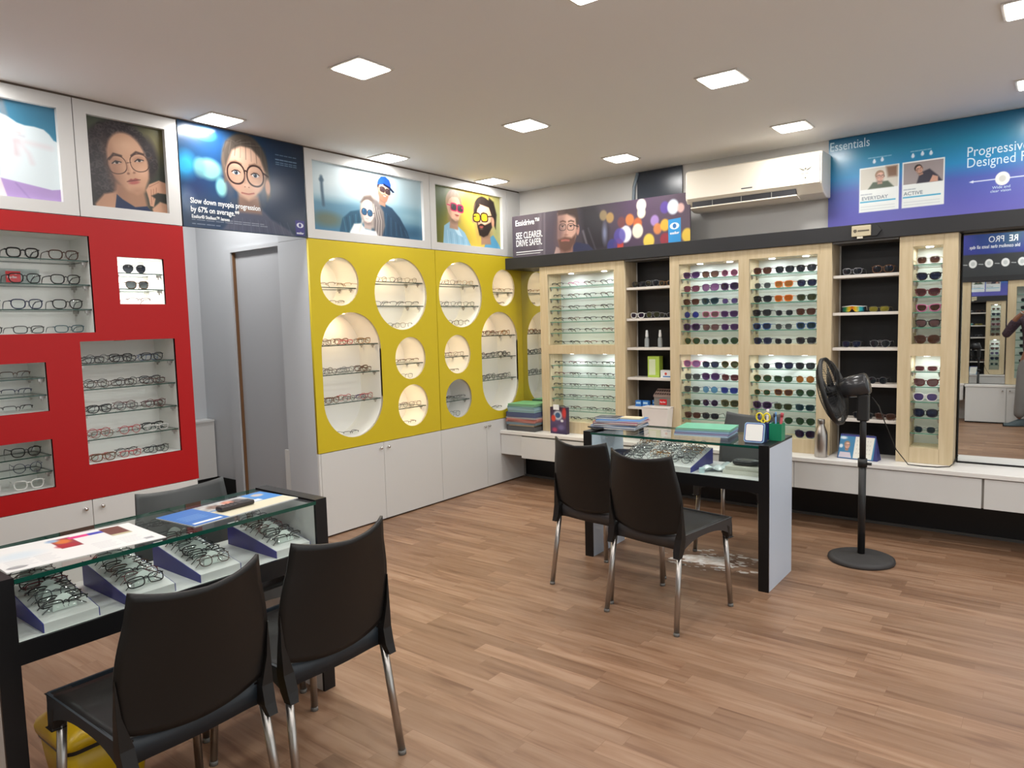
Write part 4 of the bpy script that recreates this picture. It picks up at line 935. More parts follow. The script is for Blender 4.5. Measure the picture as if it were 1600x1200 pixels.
def heap(y0, y1, z, place, shelf, cols, nx, rows=2, x0=XL-.05):
    k = 0
    for d in range(rows):
        for i in range(nx):
            c = cols[k % len(cols)]; sh = ('rect', 'sq', 'small', 'round')[(k*7+len(shelf)) % 4]; k += 1
            y = y1-(i+.5)*(y1-y0)/nx+random.uniform(-.004, .004)
            eyewear((x0-.05*d-.012*(i % 2), y, z+.0006), FW+random.uniform(-.06, .06), sh, c, None,
                    'folded %s eyeglasses, %s from far end, %s row, %s, %s' % (FN[c], ORD[i], ('front', 'second', 'back')[d], shelf, place.replace(' by the ', ' near ')),
                    'folded eyeglasses heaped on '+place, folded=True, parts=False)
place = 'tall red niche'
for z, sn, cols in ((1.34, 'top shelf', ('black', 'black', 'grey', 'blue')), (1.205, 'second shelf', ('brown', 'black', 'brown', 'grey')), (1.069, 'third shelf', ('maroon', 'grey', 'black', 'brown')),
                    (.932, 'fourth shelf', ('white', 'red', 'tort', 'black')), (.8005, 'niche floor', ('black', 'red', 'tort', 'black'))):
    heap(1.62, 2.075, z, place, sn, cols, 3)
# yellow wall
def rowy(yc, w_, n, z, place, shelf, cols, style='half', sh='rect', x=XL-.055, rz=FW-.25, folded=False):
    for i in range(n):
        y = yc+(w_/2)*(1-(2*i+1)/n) if n > 1 else yc
        c = cols[i % len(cols)]
        eyewear((x, y, z+.0006), rz+random.uniform(-.07, .07), sh, c, None, '%s eyeglasses, %s from corner, %s, %s' % (FN[c], ORD[i], shelf, place.replace(' on the ', ', ')), 'eyeglasses in '+place, style=style, parts=not folded and w_ > .3, folded=folded, scale=.98)
PA = 'small upper round niche by the doorway'; PB = 'large round niche on the doorway panel'; PC = 'large round niche on the corner panel'; PD = 'small upper round niche by the corner'
rowy(3.343, .30, 2, 1.79, PA, 'shelf', ('gold', 'bronze'), rz=FW-1.2, folded=False)
rowy(3.35, .16, 1, 1.662, PA, 'bottom', ('bronze',))
rowy(3.945, .49, 3, 1.845, PB, 'upper shelf', ('bronze', 'black', 'bronze'), 'full', 'small'); rowy(3.945, .50, 3, 1.66, PB, 'lower shelf', ('grey', 'grey', 'silver'), 'half')
rowy(3.97, .28, 2, 1.487, PB, 'bottom', ('bronze', 'grey'), 'full', 'small')
rowy(4.65, .48, 3, 1.845, PC, 'upper shelf', ('gold', 'brown', 'bronze'), 'full', 'small'); rowy(4.65, .50, 3, 1.66, PC, 'lower shelf', ('black', 'grey', 'black'), 'full', 'small')
rowy(4.67, .28, 2, 1.492, PC, 'bottom', ('brown', 'bronze'), 'full', 'round')
rowy(5.25, .30, 2, 1.79, PD, 'shelf', ('bronze', 'gold'), rz=FW-1.2); rowy(5.25, .16, 1, 1.665, PD, 'bottom', ('bronze',))
rowy(4.018, .30, 2, 1.20, 'middle small niche on the doorway panel', 'shelf', ('bronze', 'bronze')); rowy(4.02, .2, 1, 1.078, 'middle small niche on the doorway panel', 'bottom', ('silver',), 'full', 'small')
rowy(4.03, .30, 2, .845, 'lower small niche on the doorway panel', 'shelf', ('brown', 'brown'), 'full', 'small'); rowy(4.03, .16, 1, .697, 'lower small niche on the doorway panel', 'bottom', ('bronze',))
rowy(4.582, .31, 2, 1.225, 'middle small niche on the corner panel', 'shelf', ('brown', 'maroon'), 'full', 'small'); rowy(4.58, .16, 1, 1.082, 'middle small niche on the corner panel', 'bottom', ('brown',))
rowy(4.58, .30, 2, .845, 'unlit lower niche on the corner panel', 'shelf', ('grey', 'grey'), 'half'); rowy(4.58, .2, 1, .7, 'unlit lower niche on the corner panel', 'bottom', ('silver',), 'full', 'round')
for k, pl, zz in (('e', 'tall oval niche by the doorway', (1.375, 1.165, .955)), ('j', 'tall oval niche by the corner', (1.39, 1.19, .985))):
    c, w_, h_ = OV[k]
    for z, sn, cols in zip(zz, ('top shelf', 'middle shelf', 'lower shelf'), ((('gold', 'red', 'bronze', 'brown', 'tort', 'bronze'), ('gold', 'bronze', 'tort')), (('bronze', 'silver', 'brown'), ('black', 'grey', 'brown')), (('red', 'brown', 'tort', 'purple'), ('grey', 'black', 'grey')))):
        heap(c[0]-w_/2+.03, c[0]+w_/2-.03, z, pl, sn, cols[0 if k == 'e' else 1], 3)
    rowy(c[0], .16, 1, c[1]-h_/2+.006, pl, 'bottom', ('grey',))
# clear-lens cabinet by the corner
zr = [1.81, 1.706, 1.603, 1.50, 1.40, 1.292, 1.11, 1.009, .909, .81, .703, .607]
cc = ['black', 'black', 'brown', 'black', 'brown', 'black', 'black', 'maroon', 'black', 'black', 'grey', 'brown']
for r, z in enumerate(zr):
    for i in range(4):
        c = cc[(r+i) % 12] if not (r == 0 and i == 1) else 'pink'
        eyewear((-3.565+i*.167, YF+.045, z+.0006), random.uniform(-.3, .05), 'bar', c, None, 'half-rim %s eyeglasses, %s from corner, %s level, clear-lens oak cabinet' % (FN[c], ORD[i], ORD[r]),
                'half-rim eyeglasses in the clear-lens oak cabinet', style='half', scale=.95)
def sun(rows, xs, place, z_, YP=YF+.042):
    for r, row in enumerate(rows):
        for i, it in enumerate(row):
            if it is None: continue
            sh, fc, lc = it
            eyewear((xs[i]+random.uniform(-.004, .004), YP, z_[r]+.0006), random.uniform(-.13, .0) if i < len(row)-1 else random.uniform(-.03, .02), sh, fc, lc, '%s %s sunglasses, %s from the corner, %s level, %s' % (FN[fc], SN[sh], ORD[i], ORD[r], place), 'sunglasses in '+place,
                    scale=1.07)
zz = [1.81, 1.705, 1.602, 1.50, 1.40, 1.2925, 1.11, 1.011, .911, .806, .702, .6075]
A_ = [[('cat', 'purple', 'purple'), ('sq', 'brown', 'lbrown'), ('round', 'pink', 'pink')], [('sq', 'maroon', 'pink'), ('big', 'purple', 'lpurple'), ('big', 'purple', 'dpurple')],
      [('sq', 'brown', 'brown'), ('cat', 'teal', 'teal'), ('small', 'silver', 'violet')], [('round', 'silver', 'blue'), ('sq', 'pink', 'mauve'), ('sq', 'purple', 'purple')],
      [('big', 'purple', 'dpurple'), ('sq', 'brown', 'mauve'), ('sq', 'purple', 'purple')], [('avi', 'gold', 'green'), ('small', 'silver', 'green'), ('avi', 'silver', 'green')],
      [('big', 'pink', 'lpurple'), ('sq', 'black', 'navy'), ('avi', 'gold', 'olive')], [('sq', 'grey', 'grey'), ('big', 'purple', 'purple'), ('sq', 'maroon', 'maroon')],
      [('sq', 'grey', 'grey'), ('round', 'blue', 'lblue'), ('sq', 'blue', 'blue')], [('sq', 'green', 'olive'), ('round', 'purple', 'dpurple'), ('big', 'olive', 'olive')],
      [('sq', 'brown', 'brown'), ('sq', 'black', 'dark'), None], [None, None, None]]
B_ = [[('sq', 'maroon', 'brown'), ('sq', 'black', 'dark'), ('thick', 'black', 'dark')], [('small', 'silver', 'grey'), ('sq', 'orange', 'amber'), ('sq', 'black', 'navy')],
      [('thick', 'black', 'dark'), ('sq', 'orange', 'orange'), ('sq', 'green', 'olive')], [('thick', 'black', 'dark'), ('small', 'silver', 'dark'), ('sq', 'brown', 'brown')],
      [('sq', 'blue', 'navy'), ('small', 'grey', 'grey'), ('sq', 'blue', 'teal')], [('thick', 'navy', 'navy'), ('small', 'grey', 'dark'), ('thick', 'black', 'dark')],
      [('small', 'grey', 'dark'), ('sq', 'navy', 'navy'), ('sq', 'black', 'dark')], [('avi', 'gold', 'green'), ('sq', 'green', 'green'), ('round', 'gold', 'amber')],
      [('small', 'gold', 'green'), ('sq', 'gold', 'brown'), ('avi', 'silver', 'green')], [('big', 'purple', 'dpurple'), ('sq', 'green', 'olive'), ('sq', 'teal', 'teal')],
      [('avi', 'silver', 'dark'), ('avi', 'silver', 'green'), ('avi', 'black', 'green')], [None, None, ('big', 'navy', 'dpurple')]]
sun(A_, (-2.296, -2.1425, -1.989), 'near bay of the two-bay cabinet'.replace('near', 'corner-side'), zz)
sun(B_, (-1.741, -1.585, -1.429), 'fan-side bay of the two-bay cabinet', zz)
C_ = [[('sq', 'clear', 'brown')], [('cat', 'black', 'navy')], [('cat', 'maroon', 'maroon')], [('cat', 'pink', 'brown')], [('cat', 'black', 'mauve')], [('big', 'brown', 'brown')],
      [('rect', 'clear', 'maroon')], [('cat', 'maroon', 'mauve')], [('big', 'clear', 'violet')], [('big', 'black', 'navy')], [('small', 'grey', 'teal')]]
sun(C_, (-.672,), 'narrow oak cabinet', zz)
# niches with white shelves
def sunn(x, z, sh, fc, lc, lab, rz=-.04, y=5.350): eyewear((x, y, z+.0006), rz, sh, fc, lc, lab, 'sunglasses on the white shelves')
for i, (x, sh, fc, lc) in enumerate(((-2.76, 'sq', 'black', 'dark'), (-2.64, 'avi', 'silver', 'dark'), (-2.52, 'small', 'gold', 'dark'))): sunn(x, 1.768, sh, fc, lc, '%s %s sunglasses, %s from the corner, top white shelf near the corner' % (FN[fc], SN[sh], ORD[i]))
for i, (x, sh, fc, lc) in enumerate(((-2.775, 'thick', 'white', 'dpurple'), (-2.635, 'avi', 'silver', 'olive'), (-2.52, 'small', 'silver', 'dark'))): sunn(x, 1.511, sh, fc, lc, '%s %s sunglasses, %s from the corner, second white shelf near the corner' % (FN[fc], SN[sh], ORD[i]))
for i, (x, z, sh, fc, lc) in enumerate(((-1.13, 1.768, 'sq', 'silver', 'dark'), (-.94, 1.768, 'big', 'bronze', 'dark'), (-.96, 1.511, 'rect', 'olive', 'yellow'), (-1.13, 1.268, 'sq', 'black', 'navy'), (-.95, 1.268, 'avi', 'silver', 'dark'), (-.96, 1.018, 'round', 'grey', 'dark'), (-1.05, .772, 'sq', 'black', 'dark'), (-.91, .772, 'sq', 'brown', 'brown'))):
    sunn(x, z, sh, fc, lc, '%s %s sunglasses on the %s white shelf behind the fan' % (FN[fc], SN[sh], {1.768: 'top', 1.511: 'second', 1.268: 'third', 1.018: 'fourth', .772: 'lowest'}[z]))
# wrap-around sports glasses
sp = thing('sunglasses', 'white sports wrap sunglasses with rainbow mirrored shield on the second white shelf', 'sunglasses', (-1.13, 5.365, 1.5116), -.03)
m = mat('rainbow_shield', (200, 160, 40), .12, .6); N, L = nodes(m); tc = N.new('ShaderNodeTexCoord'); sx = N.new('ShaderNodeSeparateXYZ'); cr = N.new('ShaderNodeValToRGB'); ma = N.new('ShaderNodeMath'); ma.operation = 'MULTIPLY_ADD'; ma.inputs[1].default_value = 7; ma.inputs[2].default_value = .5
L.new(tc.outputs['Object'], sx.inputs[0]); L.new(sx.outputs['X'], ma.inputs[0]); L.new(ma.outputs[0], cr.inputs[0]); L.new(cr.outputs[0], N['Principled BSDF'].inputs['Base Color'])
cr.color_ramp.elements[0].color = lin((30, 90, 120)); cr.color_ramp.elements[1].color = lin((30, 90, 130))
for q, c in ((.2, (60, 150, 90)), (.36, (230, 200, 40)), (.5, (220, 110, 40)), (.66, (240, 210, 50)), (.82, (40, 150, 140))):
    e = cr.color_ramp.elements.new(q); e.color = lin(c)
def shf(u, v):
    x = (u-.5)*.142; notch = .022*math.exp(-(x/.012)**2)
    return (x, (x/.07)**2*.03, .002+notch*(1-v)+v*(.044-.006*abs(x)/.07)+.004*(1-v)*abs(x)/.07)
MB().grid(shf, 28, 6).build('shield', m, sp, local=True, solid=.0015)
MB().tube([((u-.5)*.144, ((u-.5)*.144/.07)**2*.03, .045-.006*abs(u-.5)*2) for u in [i/16 for i in range(17)]], .003, 6).tube([(-.071, .031, .04), (-.072, .09, .04), (-.066, .13, .012)], .003, 6).tube([(.071, .031, .04), (.072, .09, .04), (.066, .13, .012)], .003, 6).build('frame', mat('frame_white', FCOL['white'], .3), sp, local=True)

# ================================================================== TABLES, CHAIRS
def counter_table(loc, rz, lab, pm=None):
    t = thing('counter_table', lab, 'table', loc, rz, 'glass-topped counter tables')
    hl = .58; D = .42
    for s in (-1, 1):
        a, b = (s*hl, s*(hl-.055)); x0, x1 = min(a, b), max(a, b)
        MB().box(x0, x1, .012, D, 0.0, .795).build('end_panel', pm or WHITE, t, local=True)
        MB().box(x0, x1, 0, .012, 0.0, .808).box(x0, x1, .012, D, .795, .808).build('edge_band', BLACK, t, local=True)
    xi = hl-.055
    b = MB().box(-xi, xi, -.004, D, .790, .804); b.m = [0, 0, 1, 1, 1, 1]
    b.build('glass_top', [GLASS, GEDGE], t, local=True)
    b = MB().box(-xi, xi, .004, .009, .612, .789); b.build('front_glass', GLASS, t, local=True)
    MB().box(-xi, xi, .010, D, .598, .611).build('display_floor', WHITE, t, local=True)
    MB().box(-xi, xi, 0.0, .012, .545, .611).box(-xi, xi, .012, .03, .545, .598).build('apron', BLACK, t, local=True)
    return t
TL = counter_table((-2.36, 1.22, 0), PI/2, 'glass-topped display counter table next to the red wall')
TR = counter_table((-1.78, 3.80, 0), 0, 'glass-topped display counter table in front of the oak cabinets', mat('laminate_blue_reflection', (192, 202, 216), .4))  # bluish reflection on the white end panels is put into their colour

def make_chair(lab, plastic, loc, rz, top_w=.193, h=.843, skirt=None):
    t = thing('chair', lab, 'chair', loc, rz, 'moulded plastic chairs with metal legs')
    k = h-.855
    def back(u, v):
        s = 2*u-1
        wv = .205+.012*math.sin(PI*min(1, v*1.25))-(.217-top_w+.012*0)*max(0, (v-.35)/.65)**1.7
        zb = .450+.036*s*s; z = zb+v*(h-zb)
        y = -.205-.075*v**1.3
        y += .055*s*s*(.35+.65*v)
        z += .016*abs(s)**3*v**6 - .012*(1-abs(s))*v**8
        if v < .25: z += (.055*(1-s*s))*(1-v/.25)**1.2 if False else 0
        return (s*wv, y, z)
    B = MB().grid(back, 20, 20)
    B.build('backrest', plastic, t, local=True, solid=.009)
    def seat(u, v):
        s = 2*u-1; y = -.183+v*.428
        wv = .205+.012*v
        z = .462+.012*v-.018*(1-s*s)*math.sin(PI*min(1, v*1.05))
        if v > .9: z -= .02*((v-.9)/.1)**2
        return (s*wv, y, z)
    P = MB().grid(seat, 16, 16)
    P.build('seat', plastic, t, local=True, solid=.010)
    # skirt: arched aprons between the leg sockets
    K = MB(); n = 14
    def arch(p0, p1, drop, lift):
        for i in range(n):
            for q in (i/n,): pass
        vs = []; 
        for i in range(n+1):
            q = i/n; a = abs(2*q-1); x = p0[0]+(p1[0]-p0[0])*q; y = p0[1]+(p1[1]-p0[1])*q
            vs.append((x, y, .467+.01*((y+.2)/.45))); vs.append((x, y, drop+lift*(1-a**2.6)))
        K.add(vs, [(2*i, 2*i+1, 2*i+3, 2*i+2) for i in range(n)], 0, False)
    vs = [(q*.200, -.192+.018*q*q, zz9) for q in [i/10-1 for i in range(21)] for zz9 in (.466, .388+.010*(1-abs(q)**6))]; K.add(vs, [(2*i, 2*i+1, 2*i+3, 2*i+2) for i in range(20)], 0, True)
    arch((-.217, .243), (.217, .243), .41, .03)
    arch((-.206, -.20), (-.218, .24), .385, .055); arch((.206, -.20), (.218, .24), .385, .055)
    K.build('skirt', skirt or plastic, t, local=True, solid=.009)
    for sx in (-1, 1):
        for y0, y1, ytop in ((-.205, -.245, -.19), (.225, .248, .222)):
            xt = sx*.192
            if y0 < 0: lv = [(.64, .2155, .2168, -.2035, -.199), (.54, .206, .2195, -.205, -.184), (.455, .182, .219, -.209, -.172), (.40, .180, .2165, -.222, -.180), (.368, .187, .2155, -.232, -.198)]
            else: lv = [(.474, .165, .220, .180, .246), (.43, .180, .222, .196, .250), (.395, .186, .222, .206, .252), (.372, .190, .222, .214, .253)]
            Bk = MB(); vv = [(sx*xx, yy, zz0) for zz0, xa, xb, ya, yb in lv for xx, yy in ((xa, ya), (xb, ya), (xb, yb), (xa, yb))]
            Bk.add(vv, [(4*i+j, 4*i+(j+1) % 4, 4*i+4+(j+1) % 4, 4*i+4+j) for i in range(len(lv)-1) for j in range(4)]+[(0, 1, 2, 3), (4*len(lv)-1, 4*len(lv)-2, 4*len(lv)-3, 4*len(lv)-4)])
            Bk.build('leg_socket', plastic, t, local=True, bevel=.005, seg=2)
            MB().tube([(xt+sx*.002, ytop, .40), (sx*.212, y1, .006)], .0135, 12).build('leg', STEEL, t, local=True)
            MB().tube([(sx*.212, y1, .0), (sx*.2115, y1, .016)], .0145, 12).build('foot_cap', mat('cap_grey', (110, 108, 104), .6), t, local=True)
    return t
make_chair('dark brown-black plastic chair at the red-wall table, nearer the camera end', BLACKP, (-2.03, .945, 0), PI/2, skirt=NAVYPL)
make_chair('dark brown-black plastic chair at the red-wall table, closer to the yellow wall', BLACKP, (-2.03, 1.42, 0), PI/2, skirt=NAVYPL)
make_chair('grey plastic chair tucked behind the red-wall table', GREYPL, (-2.68, 1.48, 0), -PI/2, top_w=.20)
make_chair('dark plastic chair at the far table with its seat showing', BLACKP, (-1.555, 3.31, 0), math.radians(-9.5), skirt=mat('skirt_grey', (50, 49, 50), .4))
make_chair('dark plastic chair at the far table on the corner side', BLACKP, (-2.01, 3.48, 0), math.radians(-8.6), skirt=mat('skirt_grey', (50, 49, 50), .4))
make_chair('grey plastic chair behind the far table facing the shop', GREYPL, (-1.60, 4.50, 0), PI, top_w=.19)

# ------------------------------------------------------------------ sloped trays of eyeglasses inside the tables
BLUE = mat('tray_blue', (48, 50, 128), .4)
def tray(table, lab, x0, x1, dep, f, b, y0=.022):
    """in the table's own axes; wedge rising away from the customer"""
    M0 = wm(table); loc = M0 @ Vector(((x0+x1)/2, y0, .6115)); rz = table.rotation_euler.z
    t = thing('display_tray', lab, 'tray', loc, rz, 'sloped display trays')
    h = (x1-x0)/2
    def wedge(a, c, ff, bb, d0=0, d1=dep): return MB().add([(a, d0, 0), (c, d0, 0), (c, d1, 0), (a, d1, 0), (a, d0, ff), (c, d0, ff), (c, d1, bb), (a, d1, bb)], [(3, 2, 1, 0), (4, 5, 6, 7), (0, 1, 5, 4), (2, 3, 7, 6), (3, 0, 4, 7), (1, 2, 6, 5)])
    wedge(-h+.003, h-.003, f, b).build('tray_top', WHITE, t, local=True)
    wedge(-h, -h+.003, f-.001, b-.001).build('side', BLUE, t, local=True); wedge(h-.003, h, f-.001, b-.001).build('side', BLUE, t, local=True)
    return t, (b-f)/dep
cols = ['black', 'black', 'brown', 'black', 'maroon', 'black', 'grey', 'black']
tn = ['nearest the camera', 'second from the camera', 'third from the camera', 'farthest from the camera']
for k, y in enumerate((.765, 1.01, 1.258, 1.568)):
    xa = y-1.22; t, sl = tray(TL, 'white and blue sloped tray of eyeglasses in the red-wall table, '+tn[k], xa, xa+.16, .34, .028, .088)
    M0 = wm(t)
    for r in range(8):
        d = .035+r*.038; z = .028+sl*d
        P = M0 @ Vector((random.uniform(-.003, .003), d-.012, z+.010))
        sh, st = (('rect', 'half'), ('rect', 'full'), ('small', 'full'), ('rect', 'half'))[(r+k) % 4]
        c = cols[(r*3+k) % 8]
        eyewear(P, M0.to_euler().z+random.uniform(-.07, .07), sh, c, None, 'folded %s eyeglasses, %s row from the front, tray %s' % (FN[c], ORD[r], tn[k]), 'eyeglasses in the red-wall table trays', folded=True, style=st, rx=-.45)
        if r in (0, 2, 3, 5, 7):
            zz_ = .028+sl*(d+.018)+.003
            MB().add([(.034*math.cos(a), d+.014+.012*math.sin(a), zz_-.002+.046*math.sin(a)) for a in [PI*i/16 for i in range(17)]]+[(.034*math.cos(a), d+.0155+.012*math.sin(a), zz_-.002+.046*math.sin(a)) for a in [PI*i/16 for i in range(17)]], [tuple(range(17)), tuple(range(17, 34))[::-1]]).build('nose_rest', mat('card_white', (206, 214, 208), .6), t, local=True)
t, sl = tray(TR, 'wide white and blue sloped tray crowded with eyeglasses in the far table', -.34, .13, .33, .03, .095)
M0 = wm(t); cols2 = ['grey', 'silver', 'black', 'gold', 'silver', 'brown', 'grey']
for c_ in range(3):
    for r in range(7):
        d = .03+r*.042; z = .03+sl*d; P = M0 @ Vector((-.155+c_*.155+random.uniform(-.002, .002), d-.012, z+.011)); c = cols2[(r*2+c_) % 7]
        eyewear(P, random.uniform(-.07, .07), ('rect', 'small', 'round')[(r+c_) % 3], c, None, 'folded %s eyeglasses, %s column, %s row, wide tray of the far table' % (FN[c], ORD[c_], ORD[r]), 'eyeglasses in the wide tray', folded=True, style='full', rx=-.5, scale=1.05)

# ------------------------------------------------------------------ things on the table by the red wall
def sheet(name, lab, cat, corners, z, th, p, group=None):
    """flat printed sheet; corners: top-left, top-right, bottom-left in world xy"""
    a, b, c = [Vector((q[0], q[1], z)) for q in corners]
    t = thing(name, lab, cat, ((b+c)/2), 0)
    U = b-a; V = c-a; up = Vector((0, 0, th))
    MB().add([a, b, b+V, c, a+up, b+up, b+V+up, c+up], [(0, 1, 2, 3), (7, 6, 5, 4), (0, 4, 5, 1), (1, 5, 6, 2), (2, 6, 7, 3), (3, 7, 4, 0)]).build('paper', mat('paper_white', (226, 226, 224), .5), t)
    picture(p, t, a+up+Vector((0, 0, .0004)), U, V, 0, rough=.4)
    return t
p = Paint(1.5, (232, 232, 230), 130)
p.poly([(.62, .1), (.83, .1), (.83, .55), (.62, .55)], (150, 60, 70), .01).ell(.72, .25, .08, .1, (214, 120, 60), .05).ell(.7, .45, .1, .08, (170, 40, 50), .05).ell(.65, .15, .06, .06, (150, 180, 210), .05)
p.poly([(.80, .12), (1.0, .12), (1.0, .22), (.80, .22)], (222, 60, 130), .01).poly([(1.0, .12), (1.2, .12), (1.2, .22), (1.0, .22)], (60, 70, 180), .01).poly([(1.15, .05), (1.36, .05), (1.36, .45), (1.15, .45)], (112, 66, 58), .01).poly([(1.15, .4), (1.36, .4), (1.36, .47), (1.15, .47)], (190, 184, 150), .01)
p.ell(.25, .45, .2, .14, (206, 222, 232), .15, .7).ell(.12, .88, .09, .05, (150, 150, 152), .01).poly([(1.33, .82), (1.42, .82), (1.42, .9), (1.33, .9)], (160, 160, 165), .01)
for i in range(5):
    for x0, x1 in ((.08, .3), (.34, .5), (.88, 1.08), (1.14, 1.34)): p.line([(x0, .62+i*.06), (x1-.03*(i % 2), .62+i*.06)], .012, (196, 198, 202), .01)
sheet('leaflet', 'white printed leaflet with small pictures on the red-wall table', 'leaflet', ((-2.735, .712), (-2.688, 1.162), (-2.43, .700)), .8045, .002, p)
p = Paint(1.6, (60, 130, 200), 130).poly([(.5, 0), (1.25, 0), (1.25, .45), (.5, .45)], (170, 170, 168), .03).ell(.7, .25, .1, .12, (120, 96, 84), .05).ell(.95, .2, .1, .12, (190, 120, 96), .05).ell(1.1, .25, .08, .14, (84, 76, 76), .05)
p.grain(26, 30, 20, 8, ((p.X > .5) & (p.X < 1.25) & (p.Y < .45)).astype(float)).poly([(.45, .48), (1.6, .62), (1.6, 1), (.5, 1)], (218, 210, 184), .01).poly([(1.0, .42), (1.3, .42), (1.3, .55), (1.0, .55)], (232, 236, 240), .01)
p.poly([(0, 0), (.5, 0), (.5, 1), (0, 1)], (52, 112, 186), .01).poly([(.05, .84), (.45, .84), (.45, .92), (.05, .92)], (226, 230, 232), .01).ell(1.42, .2, .09, .1, (190, 180, 176), .04)
for i in range(4): p.line([(.08, .4+i*.08), (.38, .4+i*.08)], .014, (140, 180, 220), .01)
sheet('brochure', 'blue and cream brochure lying flat on the red-wall table', 'brochure', ((-2.66, 1.250), (-2.70, 1.715), (-2.42, 1.27)), .8045, .003, p)
rm = thing('remote_control', 'black remote control lying on the blue brochure', 'remote', (-2.535, 1.50, .809), math.radians(4))
MB().box(-.022, .022, -.075, .075, 0, .018).build('body', mat('remote_black', (38, 32, 32), .35), rm, local=True, bevel=.007, seg=3)
for i in range(4):
    for j in range(3): MB().cyl((-.011+j*.011, -.05+i*.018), .0035, .0178, .0195, 10).build('button', mat('remote_key', (70, 62, 62), .5), rm, local=True)
MB().box(-.014, .014, .03, .06, .0178, .0185).build('screen', mat('remote_screen', (60, 66, 70), .2), rm, local=True)

# ------------------------------------------------------------------ things on the far table
def slab(name, lab, cat, x, y, z, w_, d, h, m, rz=0, group=None, m2=None, bev=.001, sub=None):
    t = thing(name, lab, cat, (x, y, z), rz, group)
    if m2 is None: MB().box(-w_/2, w_/2, -d/2, d/2, 0, h).build('body', m, t, local=True, bevel=bev)
    else:
        e = min(.0015, h*.2)
        MB().box(-w_/2, w_/2, -d/2, d/2, 0, e).box(-w_/2, w_/2, -d/2, d/2, h-e, h).box(-w_/2, -w_/2+.002, -d/2, d/2, e, h-e).build('cover', m, t, local=True)
        MB().box(-w_/2+.002, w_/2-.003, -d/2+.003, d/2-.003, e, h-e).build('pages', m2, t, local=True)
    return t
PG = mat('page_edges', (224, 222, 216), .7)
z = .8085
bk = [('dark navy catalogue, lowest of the stack on the far table', (34, 40, 64), .30, .22, .012, .1), ('blue catalogue, second from the bottom of the far-table stack', (70, 120, 176), .31, .22, .012, .05), ('navy catalogue, third from the bottom of the far-table stack', (44, 62, 110), .30, .21, .012, .16),
      ('red and blue catalogue in the middle of the far-table stack', (170, 48, 58), .30, .22, .012, .08), ('light blue catalogue near the top of the far-table stack', (66, 128, 196), .29, .21, .010, .2)]
for i, (lab, c, w_, d, h, rz) in enumerate(bk):
    slab('catalogue', lab, 'book', -2.23+.006*i, 4.03, z, w_, d, h, mat('cover_%d' % i, c, .35), rz, 'catalogues stacked on the far table', PG); z += h+.0003
slab('notebook', 'dark blue notebook on top of the catalogue stack at its corner side', 'book', -2.29, 4.0, z, .15, .11, .012, mat('nb_dark', (30, 34, 50), .4), .15, None, PG)
slab('envelope', 'cream paper packet on top of the catalogue stack', 'packet', -2.145, 4.05, z, .13, .09, .010, mat('cream_packet', (206, 194, 160), .6), .1)
slab('phone', 'small black phone lying on the far table beside the catalogue stack', 'phone', -2.345, 3.93, .8085, .07, .12, .009, mat('phone_black', (26, 26, 28), .25), .9, None, None, .002)
z = .8045
for i, (lab, c, h) in enumerate((('pale blue folder, lowest of the folder stack on the far table', (150, 182, 206), .011), ('violet-edged folder in the middle of the far-table folder stack', (120, 110, 160), .010), ('blue folder under the green one on the far table', (110, 160, 196), .012), ('green folder on top of the folder stack on the far table', (96, 172, 140), .012))):
    slab('folder', lab, 'folder', -1.66+.003*i, 4.07, z, .32, .23, h, mat('folder_%d' % i, c, .5), .1+.01*i, 'folders stacked on the far table', mat('folder_pages_%d' % i, tuple(int(v*.5+110) for v in c), .7)); z += h+.0003
# payment stand (printed square left blank)
st = thing('payment_stand', 'small navy payment stand with a white square face on the far table', 'stand', (-1.305, 3.90, .8045), .05)
def rsq(h, r, n=6):
    out = []
    for cx_, cy_, a0 in ((h-r, h-r, 0), (-h+r, h-r, 90), (-h+r, -h+r, 180), (h-r, -h+r, 270)):
        for i in range(n+1):
            a = math.radians(a0+90*i/n); out.append((cx_+r*math.cos(a), cy_+r*math.sin(a)))
    return out
FM = Matrix.Translation((0, -.02, .058)) @ Matrix.Rotation(math.radians(74), 4, 'X')
MB().prism(rsq(.055, .014), .006, FM).build('rim', mat('rim_silver_blue', (150, 186, 214), .3), st, local=True)
MB().prism(rsq(.0505, .012), .001, FM @ Matrix.Translation((0, 0, .006))).build('border', mat('border_blue', (52, 70, 150), .4), st, local=True)
MB().prism(rsq(.046, .009), .001, FM @ Matrix.Translation((0, 0, .007))).build('face', mat('face_white', (232, 232, 228), .4), st, local=True)
MB().prism([(-.035, .0), (.05, .0), (.02, .105), (.0, .105)], .10, Matrix(((0, 0, 1, -.05), (1, 0, 0, 0), (0, 1, 0, 0), (0, 0, 0, 1)))).build('wedge', mat('stand_navy', (30, 36, 84), .4), st, local=True)
def pot(lab, x, y, c, w_=.065, h=.095):
    t = thing('pen_pot', lab, 'pen pot', (x, y, .8085))
    B = MB()
    for a in (-1, 1):
        B.box(a*w_/2-.0015, a*w_/2+.0015, -w_/2, w_/2, 0, h).box(-w_/2, w_/2, a*w_/2-.0015, a*w_/2+.0015, 0, h)
    B.box(-w_/2, w_/2, -w_/2, w_/2, 0, .003).build('body', mat('pot_'+lab[:4], c, .4), t, local=True)
    return t
pot('navy square pen pot on the far table behind the payment stand', -1.295, 4.03, (30, 40, 96)); pot('green square pen pot on the far table beside the navy one', -1.225, 4.02, (24, 130, 92))
